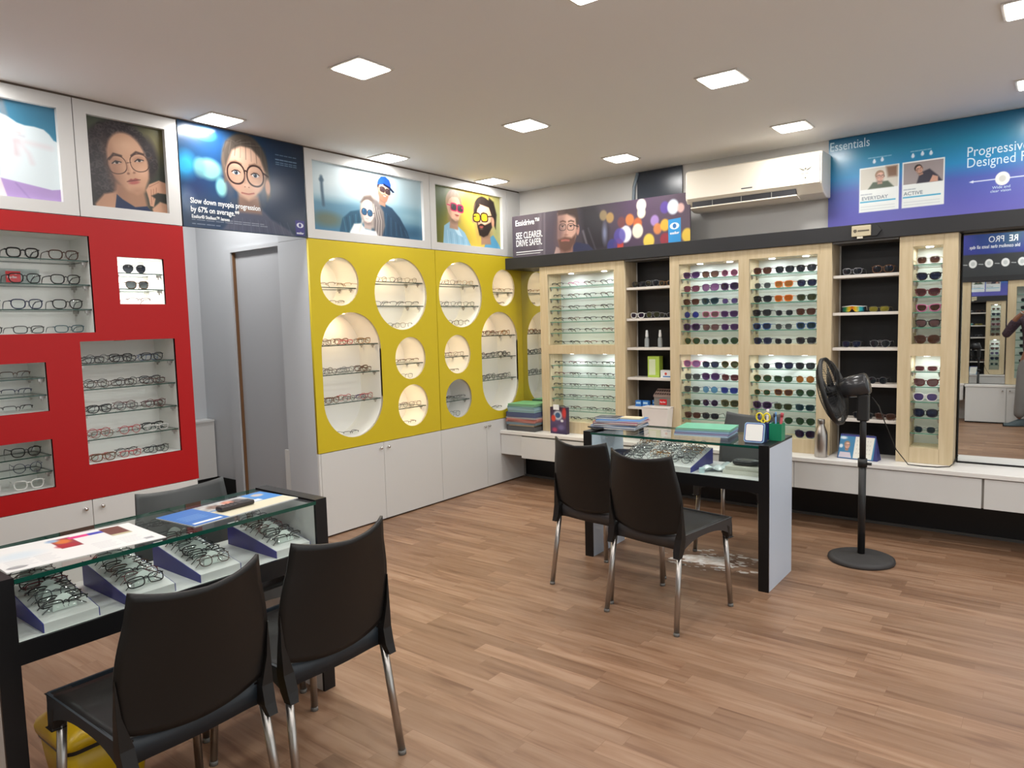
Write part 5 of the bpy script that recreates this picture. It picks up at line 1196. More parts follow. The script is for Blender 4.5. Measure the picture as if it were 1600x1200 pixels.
def pen(lab, x, y, c, lean, h=.14, r=.004):
    t = thing('pen', lab, 'pen', (x, y, .812), 0, 'pens in the pots')
    MB().tube([(0, 0, 0), (lean*h*.85, .0, h*.85)], r, 8).build('barrel', mat('pen_%d_%d_%d' % c, c, .4), t, local=True)
    MB().tube([(lean*h*.85, 0, h*.85), (lean*h, 0, h)], r*1.25, 8).build('cap', mat('pen_%d_%d_%d' % c, c, .4), t, local=True)
pen('purple-capped pen in the navy pot', -1.318, 4.02, (60, 50, 130), -.06, .15); pen('white pen in the navy pot', -1.285, 4.03, (214, 206, 206), .03, .165, .006); pen('red marker in the green pot', -1.215, 4.02, (170, 60, 70), .12, .15, .007); pen('black marker in the green pot', -1.235, 4.03, (40, 36, 44), -.05, .145, .006); pen('blue pen in the green pot', -1.228, 4.005, (90, 140, 190), .0, .155)
sc_ = thing('scissors', 'yellow-handled scissors standing in the navy pot', 'scissors', (-1.30, 4.012, .815))
Y_ = mat('scissor_yellow', (226, 206, 40), .4)
for s in (-1, 1):
    MB().tube([(s*.020+.018*math.cos(a), 0, .118+.023*math.sin(a)) for a in [2*PI*i/18 for i in range(18)]], .0045, 8, True).tube([(s*.012, 0, .098), (-s*.002, 0, .075)], .005, 8).build('handle', Y_, sc_, local=True)
    MB().box(-.004, .004, -.001*s-.001, -.001*s+.001, .0, .08).build('blade', STEEL, sc_, local=True)
# inside the far table
def blob(name, lab, cat, loc, sx, sy, sz, m, rz=0):
    t = thing(name, lab, cat, loc, rz)
    def f(u, v):
        a = 2*PI*u; b_ = PI*(v-.5); c, s = math.cos(a), math.sin(a); q = abs(math.cos(b_))**.5
        return (sx*math.copysign(abs(c)**.6, c)*q, sy*math.copysign(abs(s)**.6, s)*q, sz*(1+math.copysign(abs(math.sin(b_))**.7, math.sin(b_))))
    MB().grid(f, 24, 12).build('body', m, t, local=True); return t
blob('pouch', 'dark navy soft pouch inside the far table on the corner side', 'pouch', (-2.20, 4.02, .6112), .07, .06, .028, mat('pouch_navy', (28, 34, 56), .7), .3)
blob('glasses_case', 'black hard glasses case lying on white boxes in the far table', 'case', (-1.385, 3.98, .6555), .075, .04, .017, mat('case_black', (40, 40, 42), .3), .1)
slab('box', 'flat white carton inside the far table, lower of two', 'box', -1.395, 3.98, .6112, .20, .16, .022, mat('carton', (196, 196, 184), .6), .05)
slab('box', 'flat white carton inside the far table, under the black case', 'box', -1.39, 3.985, .6335, .19, .15, .0215, mat('carton', (196, 196, 184), .6), .08)
slab('box', 'small pale blue box at the front of the far table interior', 'box', -1.60, 3.86, .6112, .03, .03, .028, mat('pale_blue_box', (176, 200, 204), .4), .3)
pk = thing('packet', 'crumpled clear plastic packet inside the far table', 'packet', (-1.545, 3.955, .6112), .6)
MB().grid(lambda u, v: ((u-.5)*.17, (v-.5)*.09, .012+.014*math.sin(u*9)*math.cos(v*7)+.012*u*3*.6), 14, 9, sm=False).build('film', mat('film_white', (196, 206, 206), .15), pk, local=True, solid=.001)

# ------------------------------------------------------------------ things on the long worktop
z = CT+.0005
FC = [('black box file at the bottom of the corner stack', (30, 30, 34), .045, .34, .0), ('beige ledger in the corner stack above the black file', (176, 150, 116), .012, .30, .03), ('grey-blue folder in the corner stack above the ledger', (96, 128, 146), .022, .34, .08), ('salmon folder in the corner stack', (196, 112, 100), .018, .35, -.05), ('red-pink folder in the corner stack', (204, 120, 108), .014, .35, .12),
      ('pale grey folder in the corner stack under the blue box file', (176, 178, 184), .014, .35, -.02), ('dark blue box file in the corner stack', (34, 50, 108), .045, .34, .02), ('pale teal folder above the blue box file in the corner stack', (130, 176, 178), .020, .31, .05), ('light blue folder under the teal ones in the corner stack', (150, 190, 206), .018, .31, .1), ('teal folder just below the top of the corner stack', (120, 172, 176), .018, .31, .04), ('green folder on top of the corner stack', (108, 176, 120), .020, .31, .08)]
for i, (lab, c, h, w_, rz) in enumerate(FC):
    slab('folder', lab, 'folder', -3.90+.004*math.sin(i*2), 5.325, z, w_*.95, .27, h, mat('file_%d' % i, c, .5), rz*.7, 'files stacked in the corner', mat('file_pages_%d' % i, tuple(int(v*.6+60) for v in c), .7)); z += h+.0004
pb = thing('carton', 'purple printed display carton with a white tag in front of the first oak cabinet', 'box', (-3.495, 5.235, CT+.0005), -.05)
MB().box(-.088, .088, -.022, .022, 0, .238).build('body', mat('carton_purple', (58, 44, 72), .4), pb, local=True)
p = Paint(.75, (62, 48, 78), 90).grad([(0, (58, 42, 62)), (.5, (90, 76, 110)), (1, (54, 44, 78))]).ell(.36, .3, .2, .18, (190, 196, 206), .08).ell(.36, .3, .12, .1, (60, 90, 130), .04).ell(.15, .42, .1, .12, (210, 70, 50), .06).ell(.66, .2, .1, .2, (200, 60, 60), .08).ell(.55, .5, .07, .05, (220, 220, 226), .04).ell(.2, .85, .12, .08, (170, 60, 90), .08).ell(.5, .75, .15, .1, (110, 100, 140), .1)
picture(p, pb, wm(pb) @ Vector((-.088, -.0226, .238)), wm(pb).to_3x3() @ Vector((.176, 0, 0)), (0, 0, -.238))
MB().box(-.05, .012, -.026, -.0232, .215, .262).build('tag', TXT, pb, local=True)
# bottles and boxes in the niche near the corner
for x, lab in ((-2.715, 'clear spray bottle with white cap, the one toward the corner'), (-2.595, 'clear spray bottle with white cap, the one toward the two-bay cabinet')):
    t = thing('spray_bottle', lab, 'bottle', (x, 5.40, 1.2686), 0, 'lens cleaner bottles on the third shelf')
    MB().lathe([(0, 0), (.018, 0), (.019, .006), (.019, .065), (.015, .078), (.009, .086), (.009, .092)], 20).build('body', mat('bottle_grey', (150, 156, 158), .1), t, local=True)
    MB().lathe([(.012, .086), (.0125, .10), (.0095, .132), (.008, .142), (0, .143)], 20).build('cap', TXT, t, local=True)
gb = slab('carton', 'tall green carton on the fourth white shelf near the corner', 'box', -2.655, 5.43, 1.0186, .105, .07, .175, mat('carton_green', (176, 206, 84), .5)); MB().box(-.040, .018, -.0356, -.0352, .02, .150).build('label_panel', mat('green_pale', (214, 226, 190), .5), gb, local=True)
wb = slab('carton', 'small white carton with a red dot on the fourth white shelf', 'box', -2.53, 5.40, 1.0186, .105, .05, .062, mat('carton_white', (222, 224, 226), .5)); MB().prism(circ((0, 0), .011, 16), .0006, Matrix(((1, 0, 0, -.005), (0, 0, -1, -.0253), (0, 1, 0, .033), (0, 0, 0, 1)))).build('dot', mat('dot_red', (196, 70, 60), .5), wb, local=True)
MB().box(-.03, .035, -.0258, -.0252, .006, .015).build('stripe', mat('stripe_blue', (50, 110, 180), .5), wb, local=True)
for i, (x, y) in enumerate(((-2.78, 5.38), (-2.715, 5.38), (-2.655, 5.44))):
    b_ = slab('carton', 'small blue contact-lens carton, %s from the corner on the lowest white shelf' % ORD[i], 'box', x, y, .7726, .055, .04, .05, mat('carton_blue', (44, 112, 190), .4), 0, 'small blue cartons'); MB().box(-.02, .02, -.0206, -.0202, .022, .038).build('label_panel', mat('blue_pale', (170, 206, 230), .5), b_, local=True)
gbx = thing('display_box', 'grey box with pigeonhole lid and red label on the lowest white shelf', 'box', (-2.555, 5.42, .7726), 0)
MB().box(-.085, .085, -.05, .05, 0, .085).build('body', mat('box_grey', (128, 124, 120), .5), gbx, local=True)
MB().box(-.088, .088, -.056, .056, .085, .10).add([(-.088, -.056, .10), (.088, -.056, .10), (.088, .03, .148), (-.088, .03, .148), (-.088, .03, .10), (.088, .03, .10)], [(0, 1, 2, 3), (3, 2, 5, 4), (0, 3, 4), (1, 5, 2)]).build('lid', mat('lid_taupe', (146, 126, 118), .5), gbx, local=True)
hM = MB(); th_ = math.atan2(.048, .086)
for i in range(8):
    for j in range(2):
        M = Matrix.Translation((-.074+i*.0212, -.038+j*.038, .112+j*.0212)) @ Matrix.Rotation(th_, 4, 'X'); hM.prism(rect(-.007, .007, -.011, .011), .0012, M)
hM.build('pigeonholes', mat('hole_dark', (70, 52, 48), .6), gbx, local=True)
MB().box(-.035, .03, -.0512, -.0503, .022, .068).build('label_panel', mat('label_red', (206, 30, 38), .4), gbx, local=True)
text(gbx, 'Ray-Ban', .019, (-2.586, 5.3685, .812), Ux, (.0, .0, 1), TXT, xs=.8, bold=.0002)
wbx = thing('storage_box', 'white open plastic box on the worktop in front of the corner-side niche', 'box', (-2.55, 5.245, CT+.0005), 0)
def boxwall(s, c): return None
prof4 = [(-.115, -.05, .285), (.115, -.05, .285), (.115, .05, .285), (-.115, .05, .285)]; prof0 = [(-.092, -.042, 0), (.092, -.042, 0), (.092, .042, 0), (-.092, .042, 0)]
MB().add(prof0+prof4, [(3, 2, 1, 0), (0, 1, 5, 4), (1, 2, 6, 5), (2, 3, 7, 6), (3, 0, 4, 7)]).build('body', mat('plastic_white', (222, 216, 212), .4), wbx, local=True, solid=.003)
MB().tube([(-.117, -.052, .285), (.117, -.052, .285), (.117, .052, .285), (-.117, .052, .285)], .004, 6, True).build('rim', mat('plastic_white', (222, 216, 212), .4), wbx, local=True)
# steel bottle
sb = thing('water_bottle', 'brushed steel water bottle on the worktop beside the two-bay cabinet', 'bottle', (-1.290, 5.225, CT+.0005))
MB().lathe([(0, 0), (.040, 0), (.0425, .004), (.0425, .155), (.040, .175), (.030, .205), (.0235, .222), (.0225, .235)], 36).build('body', mat('bottle_steel', (176, 170, 164), .32, 1.0), sb, local=True)
MB().lathe([(.0225, .233), (.0245, .235), (.0245, .262), (.023, .266), (0, .266)], 36).build('cap', mat('bottle_cap', (150, 146, 142), .35, 1.0), sb, local=True)
# desk calendar
cl = thing('desk_calendar', 'blue tent desk calendar with a portrait photo on the worktop behind the fan', 'calendar', (-1.055, 5.27, CT+.0005), math.radians(-6))
Cx = .13
MB().add([(-Cx, -.04, 0), (Cx, -.04, 0), (Cx, .045, 0), (-Cx, .045, 0), (-Cx+.012, .0, .165), (Cx-.02, .0, .165)], [(3, 2, 1, 0), (0, 1, 5, 4), (2, 3, 4, 5), (0, 4, 3), (1, 2, 5)]).build('stand', mat('cal_blue', (44, 48, 108), .45), cl, local=True)
p = Paint(1.5, (70, 130, 170), 110).ell(.15, .15, .15, .06, (220, 232, 240), .05).ell(.08, .5, .08, .08, (220, 232, 240), .05).poly([(.02, .98), (.06, .75), (.5, .75), (.58, .98)], (206, 196, 206), .02).face(.34, .45, .17, 0, (214, 166, 146), (150, 130, 110), smile=1)
p.poly([(.66, .06), (1.46, .06), (1.42, .98), (.64, .98)], (226, 224, 214), .01).poly([(0, 0), (1.5, 0), (1.5, .07), (0, .07)], (60, 62, 130), .01)
for i in range(4):
    for j in range(6): p.ell(.76+j*.11, .24+i*.17, .018, .02, (160, 160, 160), .02, .6)
MW = wm(cl); a0, a1, a2 = MW @ Vector((-Cx+.012, -.0015, .164)), MW @ Vector((Cx-.02, -.0015, .164)), MW @ Vector((-Cx+.003, -.0398, .004))
picture(p, cl, a0, a1-a0, a2-a0+Vector((.002, 0, 0)))
MB().tube([(x, .0+.006*math.sin(i), .165+.006*math.cos(i)) for i, x in [(k_*.9, -.11+k_*.0022) for k_ in range(98)]], .0009, 4).build('spiral', mat('spiral_grey', (90, 90, 110), .4), cl, local=True)

# ------------------------------------------------------------------ pedestal fan
fan = thing('pedestal_fan', 'black pedestal fan standing in front of the white drawers, seen edge-on', 'fan', (-.905, 4.63, 0))
FB = mat('fan_black', (24, 24, 25), .45); FGL = mat('fan_gloss', (46, 46, 48), .22)
MB().lathe([(0, .0), (.185, 0), (.188, .008), (.185, .022), (.165, .030), (.05, .036), (.03, .045), (0, .045)], 48).build('base', mat('fan_base', (52, 50, 50), .6), fan, local=True)
MB().tube([(0, 0, .03), (0, 0, .62)], .021, 16).tube([(0, 0, .60), (0, 0, .98)], .018, 16).tube([(0, 0, .58), (0, 0, .63)], .026, 16).build('pole', FB, fan, local=True)
MB().box(-.032, .032, -.026, .026, .86, 1.02).build('control_box', FB, fan, local=True, bevel=.008)
MB().tube([(.02, 0, .60), (.05, 0, .60)], .009, 10).build('knob', FB, fan, local=True)
AX = Vector((-.965, .0, -.262)).normalized()     # the way the fan blows
AX = (Matrix.Rotation(math.radians(1), 3, 'Z') @ AX)
HC = Vector((-.055, 0, 1.065))
qz = Vector((0, 0, 1)).rotation_difference(AX).to_matrix().to_4x4()
HM = Matrix.Translation(HC) @ qz
MB().lathe([(0, -.086), (.058, -.084), (.066, -.074), (.067, .0), (.058, .075), (.03, .085), (0, .085)], 28, M=HM).build('motor_housing', FGL, fan, local=True)
CC = HC+AX*.125; CMx = Matrix.Translation(CC) @ qz
R_ = .205
g1 = MB(); g2 = MB()
for k_ in range(72):
    a = 2*PI*k_/72; c, s = math.cos(a), math.sin(a)
    g1.tube([CMx @ Vector((r*c, r*s, zc)) for r, zc in ((.045, .055), (.12, .050), (.185, .028), (R_, .004))], .0011, 4, cap=False)
    a += .04; c, s = math.cos(a), math.sin(a)
    g2.tube([CMx @ Vector((r*c, r*s, zc)) for r, zc in ((.05, -.062), (.12, -.056), (.185, -.032), (R_, -.004))], .0011, 4, cap=False)
for g_, sgn in ((g1, 1), (g2, -1)):
    for r, zc in ((.12, .052), (.165, .038)): g_.tube([CMx @ Vector((r*math.cos(2*PI*i/40), r*math.sin(2*PI*i/40), sgn*zc)) for i in range(40)], .0015, 5, True)
g1.build('front_grille', FB, fan, local=True); g2.build('rear_grille', FB, fan, local=True)
MB().lathe([(R_-.004, -.012), (R_+.006, -.012), (R_+.006, .012), (R_-.004, .012), (R_-.004, -.012)], 56, M=CMx).build('rim_band', FB, fan, local=True)
MB().lathe([(0, .062), (.042, .058), (.048, .048), (0, .048)], 28, M=CMx).build('grille_badge', FGL, fan, local=True)
for k_ in range(5):
    a0_ = 2*PI*k_/5
    def bl(u, v, a0_=a0_):
        r = .03+u*.145; a = a0_+(v-.5)*(.55+.5*u)+u*.25
        return CMx @ Vector((r*math.cos(a), r*math.sin(a), (v-.5)*.045))
    MB().grid(bl, 8, 6).build('blade', mat('blade_dark', (40, 40, 42), .35), fan, local=True, solid=.002)
MB().tube([CMx @ Vector((0, 0, -.03)), CMx @ Vector((0, 0, .03))], .032, 20).build('hub', FB, fan, local=True)
cb = [( -.865, 4.66, 1.0), (-.85, 4.80, .93), (-.86, 5.0, .83), (-.80, 5.10, .62), (-.74, 5.17, .515), (-.66, 5.19, .509), (-.58, 5.20, .509), (-.515, 5.24, .512), (-.5, 5.29, .525), (-.497, 5.40, .54)]
tag(MB().tube([Vector(q) for q in cb], .0035, 6).build('power_cable', mat('cable_black', (22, 22, 22), .5)), 'thin black power cable running from the fan across the worktop', 'cable')
# spilled white powder on the floor beneath the far table
sp_ = MB(); rs = np.random.RandomState(3)
def blobpoly(cx_, cy_, r, n, z_):
    return [(cx_+r*(1+.35*math.sin(3*a+cx_*9)+.18*rs.randn()*.6)*math.cos(a)*1.0, cy_+r*.62*(1+.3*math.sin(2*a+1)+.15*rs.randn()*.6)*math.sin(a), z_) for a in [2*PI*i/n for i in range(n)]]
sp_.add(blobpoly(-1.66, 4.14, .165, 48, .0016), [tuple(range(48))])
for _ in range(80):
    a = rs.rand()*2*PI; q = .12+.16*rs.rand()**1.5; n = 9
    k0 = len(sp_.v); sp_.add(blobpoly(-1.65+q*1.25*math.cos(a), 4.13+q*.8*math.sin(a), .006+.03*rs.rand()**2, n, .0012), [tuple(range(n))])
so = sp_.build('white_spill', noisy('spill_white', (196, 182, 168), (236, 236, 234), (1, 1, 1), .8, 22, .3)); tag(so, 'patchy white powder spill on the wood floor beneath the far table', 'spill'); so['kind'] = 'stuff'

# yellow pedal bin under the near table
bn = thing('pedal_bin', 'yellow plastic pedal bin on the floor under the red-wall table', 'bin', (-2.50, .93, 0), PI/2)
BY = mat('bin_yellow', (214, 176, 20), .35)
def rr(w_, d, z_, n=6, r=.04): return [(x, y, z_) for x, y in [(sx*(w_/2-r)+r*math.cos(math.radians(a0+90*i/n)), sy*(d/2-r)+r*math.sin(math.radians(a0+90*i/n))) for sx, sy, a0 in ((1, 1, 0), (-1, 1, 90), (-1, -1, 180), (1, -1, 270)) for i in range(n+1)]]
def stack(levels, close0=True, close1=True):
    B = MB(); n = len(levels[0]); vs = [v for l in levels for v in l]
    fs = [(k_*n+i, k_*n+(i+1) % n, (k_+1)*n+(i+1) % n, (k_+1)*n+i) for k_ in range(len(levels)-1) for i in range(n)]
    if close0: fs.append(tuple(range(n))[::-1])
    if close1: fs.append(tuple((len(levels)-1)*n+i for i in range(n)))
    return B.add(vs, fs, 0, True)
stack([rr(.22, .20, .0), rr(.25, .23, .12), rr(.27, .25, .215)]).build('body', BY, bn, local=True)
stack([rr(.285, .265, .216), rr(.29, .27, .235), rr(.28, .26, .25), rr(.22, .20, .275), rr(.10, .10, .285, r=.03)]).build('lid', BY, bn, local=True, bevel=0)
stack([rr(.275, .255, .2), rr(.276, .256, .2155)], False, False).build('liner_bag', mat('bag_black', (26, 24, 26), .3), bn, local=True)
MB().box(-.04, .04, -.165, -.11, .01, .025).build('pedal', mat('bag_black', (26, 24, 26), .3), bn, local=True)

# ================================================================== REAR OF THE SHOP (seen in the big mirror)
rc = thing('floor_cabinet', 'white floor cabinet behind the photographer, seen in the big mirror', 'cabinet', (.4, -.6, 0))
bx(-.80, 2.0, YR+.003, -.42, .02, .485).build('body', WHITE, rc); bx(-.80, 2.0, YR+.003, -.43, 0.001, .02).build('plinth', DARK, rc)
bx(-.81, 2.0, YR+.003, -.395, .485, .51).build('top', mat('worktop_white', (222, 220, 216), .35), rc)
def rknob(par, x, z=.44):
    M = Matrix.Translation((x, -.402, z)) @ Matrix.Rotation(-PI/2, 4, 'X')
    MB().lathe([(0.0, .026), (.006, .026), (.0105, .022), (.011, .017), (.006, .010), (.0045, .0)], 14, M=M).build('knob', CHROME, par)
for a, b, k_ in ((-.80, -.345, -.385), (-.341, .15, -.305), (.154, .8, .75), (.804, 1.4, .85)):
    d = bx(a+.002, b-.002, -.42, -.402, .02, .48).build('door', WHITE, rc); rknob(d, k_)
rd = thing('drawer_unit', 'white wall-hung drawers at the rear of the shop, seen in the big mirror', 'drawers', (-1.8, -.65, .29))
bx(-4.0, -.83, YR+.003, -.52, .29, .49).build('body', WHITE, rd); bx(-4.0, -.82, YR+.003, -.51, .49, .515).build('top', mat('worktop_white', (222, 220, 216), .35), rd)
for i in range(5): bx(-4.0+i*.634, -4.0+i*.634+.63, -.52, -.505, .29, .47).build('drawer', WHITE, rd)
def rear_unit(x0, x1, a, b, lab, slats):
    t = thing('display_cabinet', lab, 'cabinet', ((x0+x1)/2, -.6, .515), 0, 'pale oak cabinets at the rear')
    fr = Matrix(((-1, 0, 0, 0), (0, 0, 1, -.54), (0, 1, 0, 0), (0, 0, 0, 1)))
    board('face_frame', rect(-x1, -x0, .515, 1.885), [rect(-b, -a, .60, 1.80)], .022, OAK, t, fr)
    bx(a-.01, b+.01, YR+.003, YR+.01, .58, 1.82).build('back_panel', mat('bay_back', (226, 232, 228), .5), t)
    for q in (a-.012, b): bx(q, q+.012, YR+.01, -.563, .59, 1.81).build('side_panel', OAK, t)
    for i in range(11):
        z = .70+i*.1
        glass_shelf(t, a+.002, b-.002, YR+.012, -.57, z, em=SEDGE)
    spot(t, ((a+b)/2, -.66, 1.805), .022, COOL, .6, (.86, .97, 1))
    return t
rear_unit(-1.55, -.775, -1.47, -.87, 'pale oak eyeglass cabinet behind the photographer, seen at the edge of the mirror', 0)
rear_unit(-.365, .95, -.27, .86, 'wide pale oak cabinet directly behind the photographer', 1)
for i in range(10):
    for x in (-.98, -1.14): eyewear((x, -.585, .7006+i*.1), PI, 'rect', 'black' if i % 2 else 'grey', None, 'dark eyeglasses on shelf %s of the rear cabinet, %s' % (ORD[i], {-.98: 'beside the rear mirror', -1.14: 'mid shelf', -1.30: 'at the shelf end'}[x]), 'eyeglasses at the rear', style='half', parts=False)
for i in range(10):
    for x, c in ((-.16, 'grey'), (.02, 'black')): eyewear((x, -.585, .7006+i*.1), PI, 'sq', 'black', {'grey': 'dark', 'black': 'navy', 'brown': 'brown'}[c], '%s-tinted sunglasses on shelf %s of the cabinet behind the photographer' % (c, ORD[i]), 'sunglasses at the rear', parts=False)
rmr = thing('mirror', 'tall wall mirror between the rear cabinets, seen inside the big mirror', 'mirror', (-.57, -.6, .515))
MB().box(-.77, -.37, -.0025, .0025, .0, 1.365, M=Matrix.Translation((0, -.57, .518)) @ Matrix.Rotation(math.radians(1.5), 4, 'X')).build('glass', MIRROR, rmr); bx(-.775, -.366, YR+.002, -.62, .515, 1.885).build('backing', DARK, rmr)
tag(bx(-4.09, RX, YR, -.52, 1.886, 1.955).build('fascia_beam', BEAM), 'charcoal fascia beam over the rear cabinets, seen in the big mirror', 'beam')
p = Paint(3.6, (54, 60, 130), 150).grad([(0, (78, 82, 160)), (.3, (70, 74, 160)), (.57, (52, 60, 140)), (.60, (56, 58, 60)), (1, (54, 56, 58))])
p.ell(2.6, .2, .3, .3, (60, 110, 90), .25, .6).ell(2.9, .25, .3, .28, (40, 70, 130), .2, .7)
for i in range(11):
    x = 3.44-i*.27; p.ell(x, .76, .068, .078, (226, 228, 226), .006).ell(x, .76, .035, .04, (190, 194, 194), .008).line([(x-.1, .77), (x-.17, .775)], .012, (200, 204, 204), .006)
rb = thing('banner', 'violet and charcoal lens poster above the rear cabinets, mirrored in the big mirror', 'poster', (-.4, YR+.1, 1.96))
QX0, QX1 = 1.35, -1.05
bx(-1.05, 1.35, -.60, -.582, 1.957, 2.66).build('panel', BEAM, rb)
picture(p, rb, (QX0, -.5815, 2.66), (QX1-QX0, 0, 0), (0, 0, -.703), 0, rough=.3)
text(rb, 'RE', .115, (-.27, -.581, 2.40), (-1, 0, 0), Uz, TXT, bold=.002, xs=.8); text(rb, 'PRO', .115, (-.42, -.581, 2.40), (-1, 0, 0), Uz, TXT, xs=.8)
text(rb, 'ble comfort that lasts all day.', .062, (-.25, -.581, 2.325), (-1, 0, 0), Uz, TXT, bold=.0006, xs=.78)

# ------------------------------------------------------------------ the photographer
def skin_mesh(name, chain_pts, edges, radii, mats, parent, sub=2, root=0):
    me = bpy.data.meshes.new(name); me.from_pydata(chain_pts, edges, []); o = bpy.data.objects.new(name, me); COL.objects.link(o)
    md = o.modifiers.new('skin', 'SKIN'); md.use_smooth_shade = True
    if not me.skin_vertices: me.skin_vertices.new() if hasattr(me.skin_vertices, 'new') else None
    for i, r in enumerate(radii):
        sv = me.skin_vertices[0].data[i]; sv.radius = r if isinstance(r, tuple) else (r, r); sv.use_root = (i == root)
    s_ = o.modifiers.new('sub', 'SUBSURF'); s_.levels = sub; s_.render_levels = sub
    COL.update() if hasattr(COL, 'update') else None
    dg = bpy.context.evaluated_depsgraph_get(); m2 = bpy.data.meshes.new_from_object(o.evaluated_get(dg)); bpy.data.objects.remove(o)
    m2.name = name; m2.materials.clear(); m2.materials.append(mats)
    for pl in m2.polygons: pl.use_smooth = True
    q = bpy.data.objects.new(name, m2); COL.objects.link(q); q.parent = parent; WM[q.name] = wm(parent).copy()
    m2.transform(wm(parent).inverted())
    return q
SKINM = mat('skin', (132, 88, 66), .55); SHIRT = noisy('shirt_plum', (50, 38, 46), (84, 70, 80), (1, 1, 1), .8, 60, .2); TROU = mat('trousers_grey', (116, 114, 112), .8); SHOE = mat('shoe_slate', (66, 78, 82), .6)
per = thing('person', 'person in a dark patterned shirt and grey trousers photographing with a phone', 'person', (.0, -.28, 0))
OX, OY = -.05, -.25
def P_(x, y, z): return (OX+x, OY+y, z)
# one continuous body of skin: head, neck, trunk, arms, legs
bp_ = [P_(0, -.02, .93), P_(0, -.02, 1.05), P_(0, -.01, 1.20), P_(0, -.02, 1.34), P_(0, -.01, 1.44), P_(0, .0, 1.50), P_(0, .02, 1.57),
       P_(-.17, -.01, 1.385), P_(-.33, .04, 1.16), P_(-.22, .16, 1.38), P_(-.13, .205, 1.475),
       P_(.17, -.01, 1.385), P_(.30, .03, 1.16), P_(.21, .16, 1.38), P_(.13, .205, 1.475),
       P_(-.095, -.02, .88), P_(-.13, .01, .48), P_(-.15, -.02, .09), P_(.095, -.02, .88), P_(.12, .01, .48), P_(.14, -.02, .09)]
be = [(0, 1), (1, 2), (2, 3), (3, 4), (4, 5), (5, 6), (3, 7), (7, 8), (8, 9), (9, 10), (3, 11), (11, 12), (12, 13), (13, 14), (0, 15), (15, 16), (16, 17), (0, 18), (18, 19), (19, 20)]
br_ = [(.10, .07), (.10, .065), (.10, .07), (.10, .065), (.055, .05), (.048, .048), (.05, .055), .046, .036, .030, .024, .046, .036, .030, .024, .075, .055, .036, .075, .055, .036]
skin_mesh('body', bp_, be, br_, SKINM, per)
cp = [P_(0, -.02, .90)]+bp_[1:5]+bp_[7:10]+bp_[11:14]
ce = [(0, 1), (1, 2), (2, 3), (3, 4), (3, 5), (5, 6), (6, 7), (3, 8), (8, 9), (9, 10)]
skin_mesh('shirt', cp, ce, [(.155, .12), (.145, .11), (.155, .118), (.15, .11), (.068, .064), .064, .052, .040, .064, .052, .040], SHIRT, per)
tp_ = [P_(0, -.02, .98), P_(0, -.02, .92), P_(-.095, -.02, .85), P_(-.13, .01, .48), P_(-.15, -.015, .10), P_(.095, -.02, .85), P_(.12, .01, .48), P_(.14, -.015, .10)]
skin_mesh('trousers', tp_, [(0, 1), (1, 2), (2, 3), (3, 4), (1, 5), (5, 6), (6, 7)], [(.145, .112), (.15, .115), .098, .074, .068, .098, .074, .068], TROU, per)
for s, dx in ((-1, -.15), (1, .14)):
    ang = math.radians(62 if s < 0 else -8); M = Matrix.Translation((OX+dx, OY-.02, 0)) @ Matrix.Rotation(ang, 4, 'Z')
    def sh(u, v):
        y = -.085+.27*u; w_ = .042+.012*math.sin(PI*min(1, u*1.1))-.02*max(0, u-.8)*3; a = PI*v
        hgt = .085 if u < .3 else .085-.05*min(1, (u-.3)/.45)
        if u > .97 or u < .02: w_ *= .55; hgt *= .6
        return M @ Vector((w_*math.cos(a), y, .012+hgt*math.sin(a)))
    MB().grid(sh, 16, 12).build('shoe', SHOE, per)
    MB().prism([(x, y) for x, y in [(.046*math.cos(a)*(1 if math.sin(a) > 0 else .85), .05+.14*math.sin(a)) for a in [2*PI*i/24 for i in range(24)]]], .014, M).build('sole', mat('sole_dark', (34, 36, 40), .7), per)
# head with face and hair
HCc = Vector(P_(0, .03, 1.665))
def headf(u, v):
    a = 2*PI*u; b_ = PI*(v-.5); x = .075*math.cos(b_)*math.sin(a); y = .092*math.cos(b_)*math.cos(a); z = .115*math.sin(b_)
    if z < -.02: x *= 1-.35*min(1, (-z-.02)/.09); y += .012*min(1, (-z)/.1)
    fr_ = math.exp(-((x/.013)**2))*(1 if y > 0 else 0)
    if -.03 < z < .02: y += .020*fr_*(.02-z)/.05
    if y > 0: y -= .010*math.exp(-((abs(x)-.03)/.014)**2-((z-.012)/.012)**2); y += .006*math.exp(-(x/.022)**2-((z+.052)/.008)**2)
    return HCc+Vector((x, y, z))
MB().grid(headf, 48, 40).build('head', SKINM, per)
for s in (-1, 1):
    MB().grid(lambda u, v, s=s: HCc+Vector((s*.030+.010*math.cos(PI*(v-.5))*math.sin(2*PI*u), .078+.010*math.cos(PI*(v-.5))*math.cos(2*PI*u), .012+.008*math.sin(PI*(v-.5)))), 14, 8).build('eye', mat('eye_white', (210, 205, 200), .2), per)
    MB().grid(lambda u, v, s=s: HCc+Vector((s*.078+.008*math.cos(PI*(v-.5))*math.sin(2*PI*u), .0+.018*math.cos(PI*(v-.5))*math.cos(2*PI*u), -.002+.030*math.sin(PI*(v-.5)))), 12, 8).build('ear', SKINM, per)
MB().tube([HCc+Vector((-.022, .094, -.052)), HCc+Vector((0, .099, -.051)), HCc+Vector((.022, .094, -.052))], .0045, 6).build('mouth', mat('lip', (120, 64, 58), .5), per)
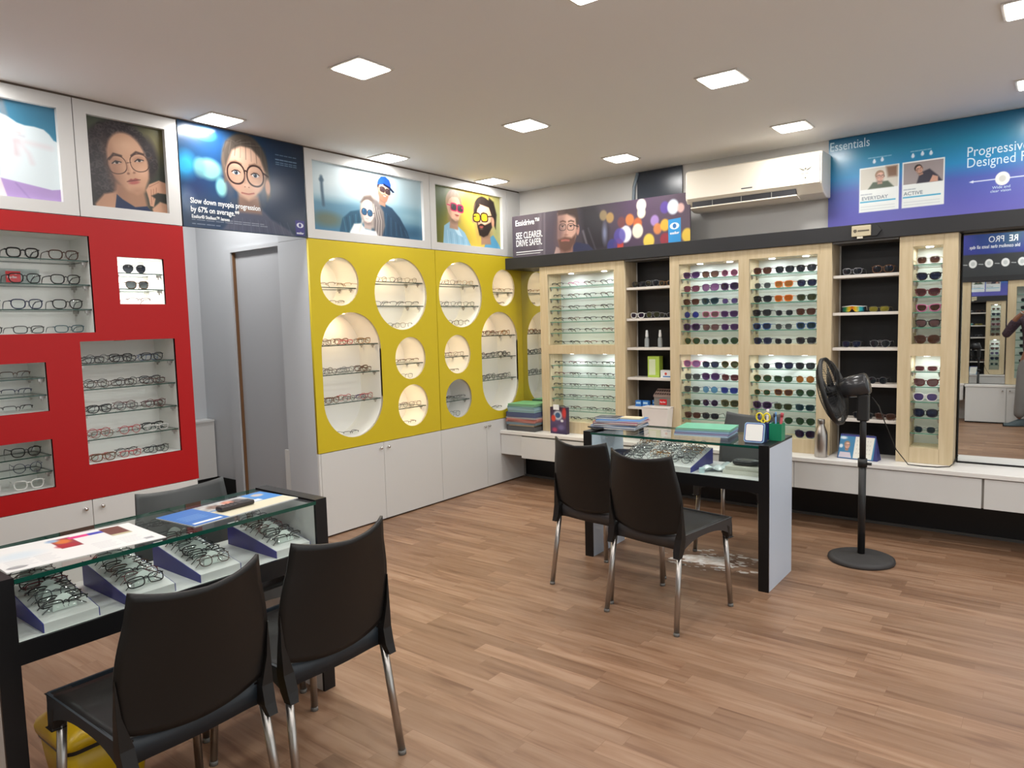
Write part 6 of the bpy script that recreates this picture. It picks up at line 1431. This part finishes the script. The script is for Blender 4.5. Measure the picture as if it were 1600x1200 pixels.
def hairf(u, v):
    a = 2*PI*u; b_ = PI/2*(1-v*.95); k_ = 1.07; y = .097*math.cos(b_)*math.cos(a)*k_; lim = .035 if y > .03 else -.05 if y < 0 else -.01
    z = max(lim, .122*math.sin(b_)*1.03-(.03 if y < 0 else 0)*v)
    return HCc+Vector((.080*math.cos(b_)*math.sin(a)*k_, y-.006, z))
MB().grid(hairf, 36, 14).build('hair', mat('hair_black', (22, 19, 18), .6), per, solid=.006)
# phone just behind the lens, held level by both hands
ph = thing('phone', 'dark phone held level in both hands of the photographer', 'phone', (.0, -.022, 1.487))
MB().box(-.078, .078, -.0045, .0045, -.037, .037).build('body', mat('phone_body', (28, 28, 32), .25), ph, local=True, bevel=.004, seg=2)
def hand(s, wrist, palm, fingers, thumb):
    pts = [wrist, palm]; ed = [(0, 1)]; rad = [(.024, .018), (.034, .016)]
    h = skin_mesh('hand', [wrist, tuple((a+b)/2 for a, b in zip(wrist, palm)), palm], [(0, 1), (1, 2)], [.022, (.030, .018), (.034, .016)], SKINM, per)
    for f in fingers+[thumb]:
        g = skin_mesh('finger', f, [(i, i+1) for i in range(len(f)-1)], [.0095, .009, .0085, .0075][:len(f)], SKINM, per, 1)
for s in (-1, 1):
    wx = bp_[10] if s < 0 else bp_[14]
    wrist = (wx[0], wx[1]-.0, wx[2]); ex = s*.078
    palm = (ex+s*.038, -.045, 1.487)
    fs = [[(ex+s*.040, -.030, 1.512-i*.018), (ex+s*.030, -.006 if i < 3 else -.010, 1.515-i*.018), (ex+s*.006, -.0085+.0005*i, 1.514-i*.0185), (ex-s*(.012+.004*(i % 2)), -.0095, 1.513-i*.0185)] for i in range(4)]
    fs = [[(a, min(b, -.006), c) for a, b, c in f] for f in fs]
    hand(s, wrist, palm, fs, [(ex+s*.035, -.055, 1.470), (ex+s*.015, -.050, 1.462), (ex-s*.01, -.036, 1.466), (ex-s*.025, -.034, 1.474)])
MB().lathe([(.030, -.009), (.033, -.006), (.033, .006), (.030, .009)], 20, M=Matrix.Translation(Vector(bp_[10])*.82+Vector(bp_[9])*.18) @ (Vector(bp_[10])-Vector(bp_[9])).to_track_quat('Z', 'Y').to_matrix().to_4x4()).build('wrist_watch', STEEL, per)
print('eyewear count', NG[0], 'objects', len(bpy.data.objects))
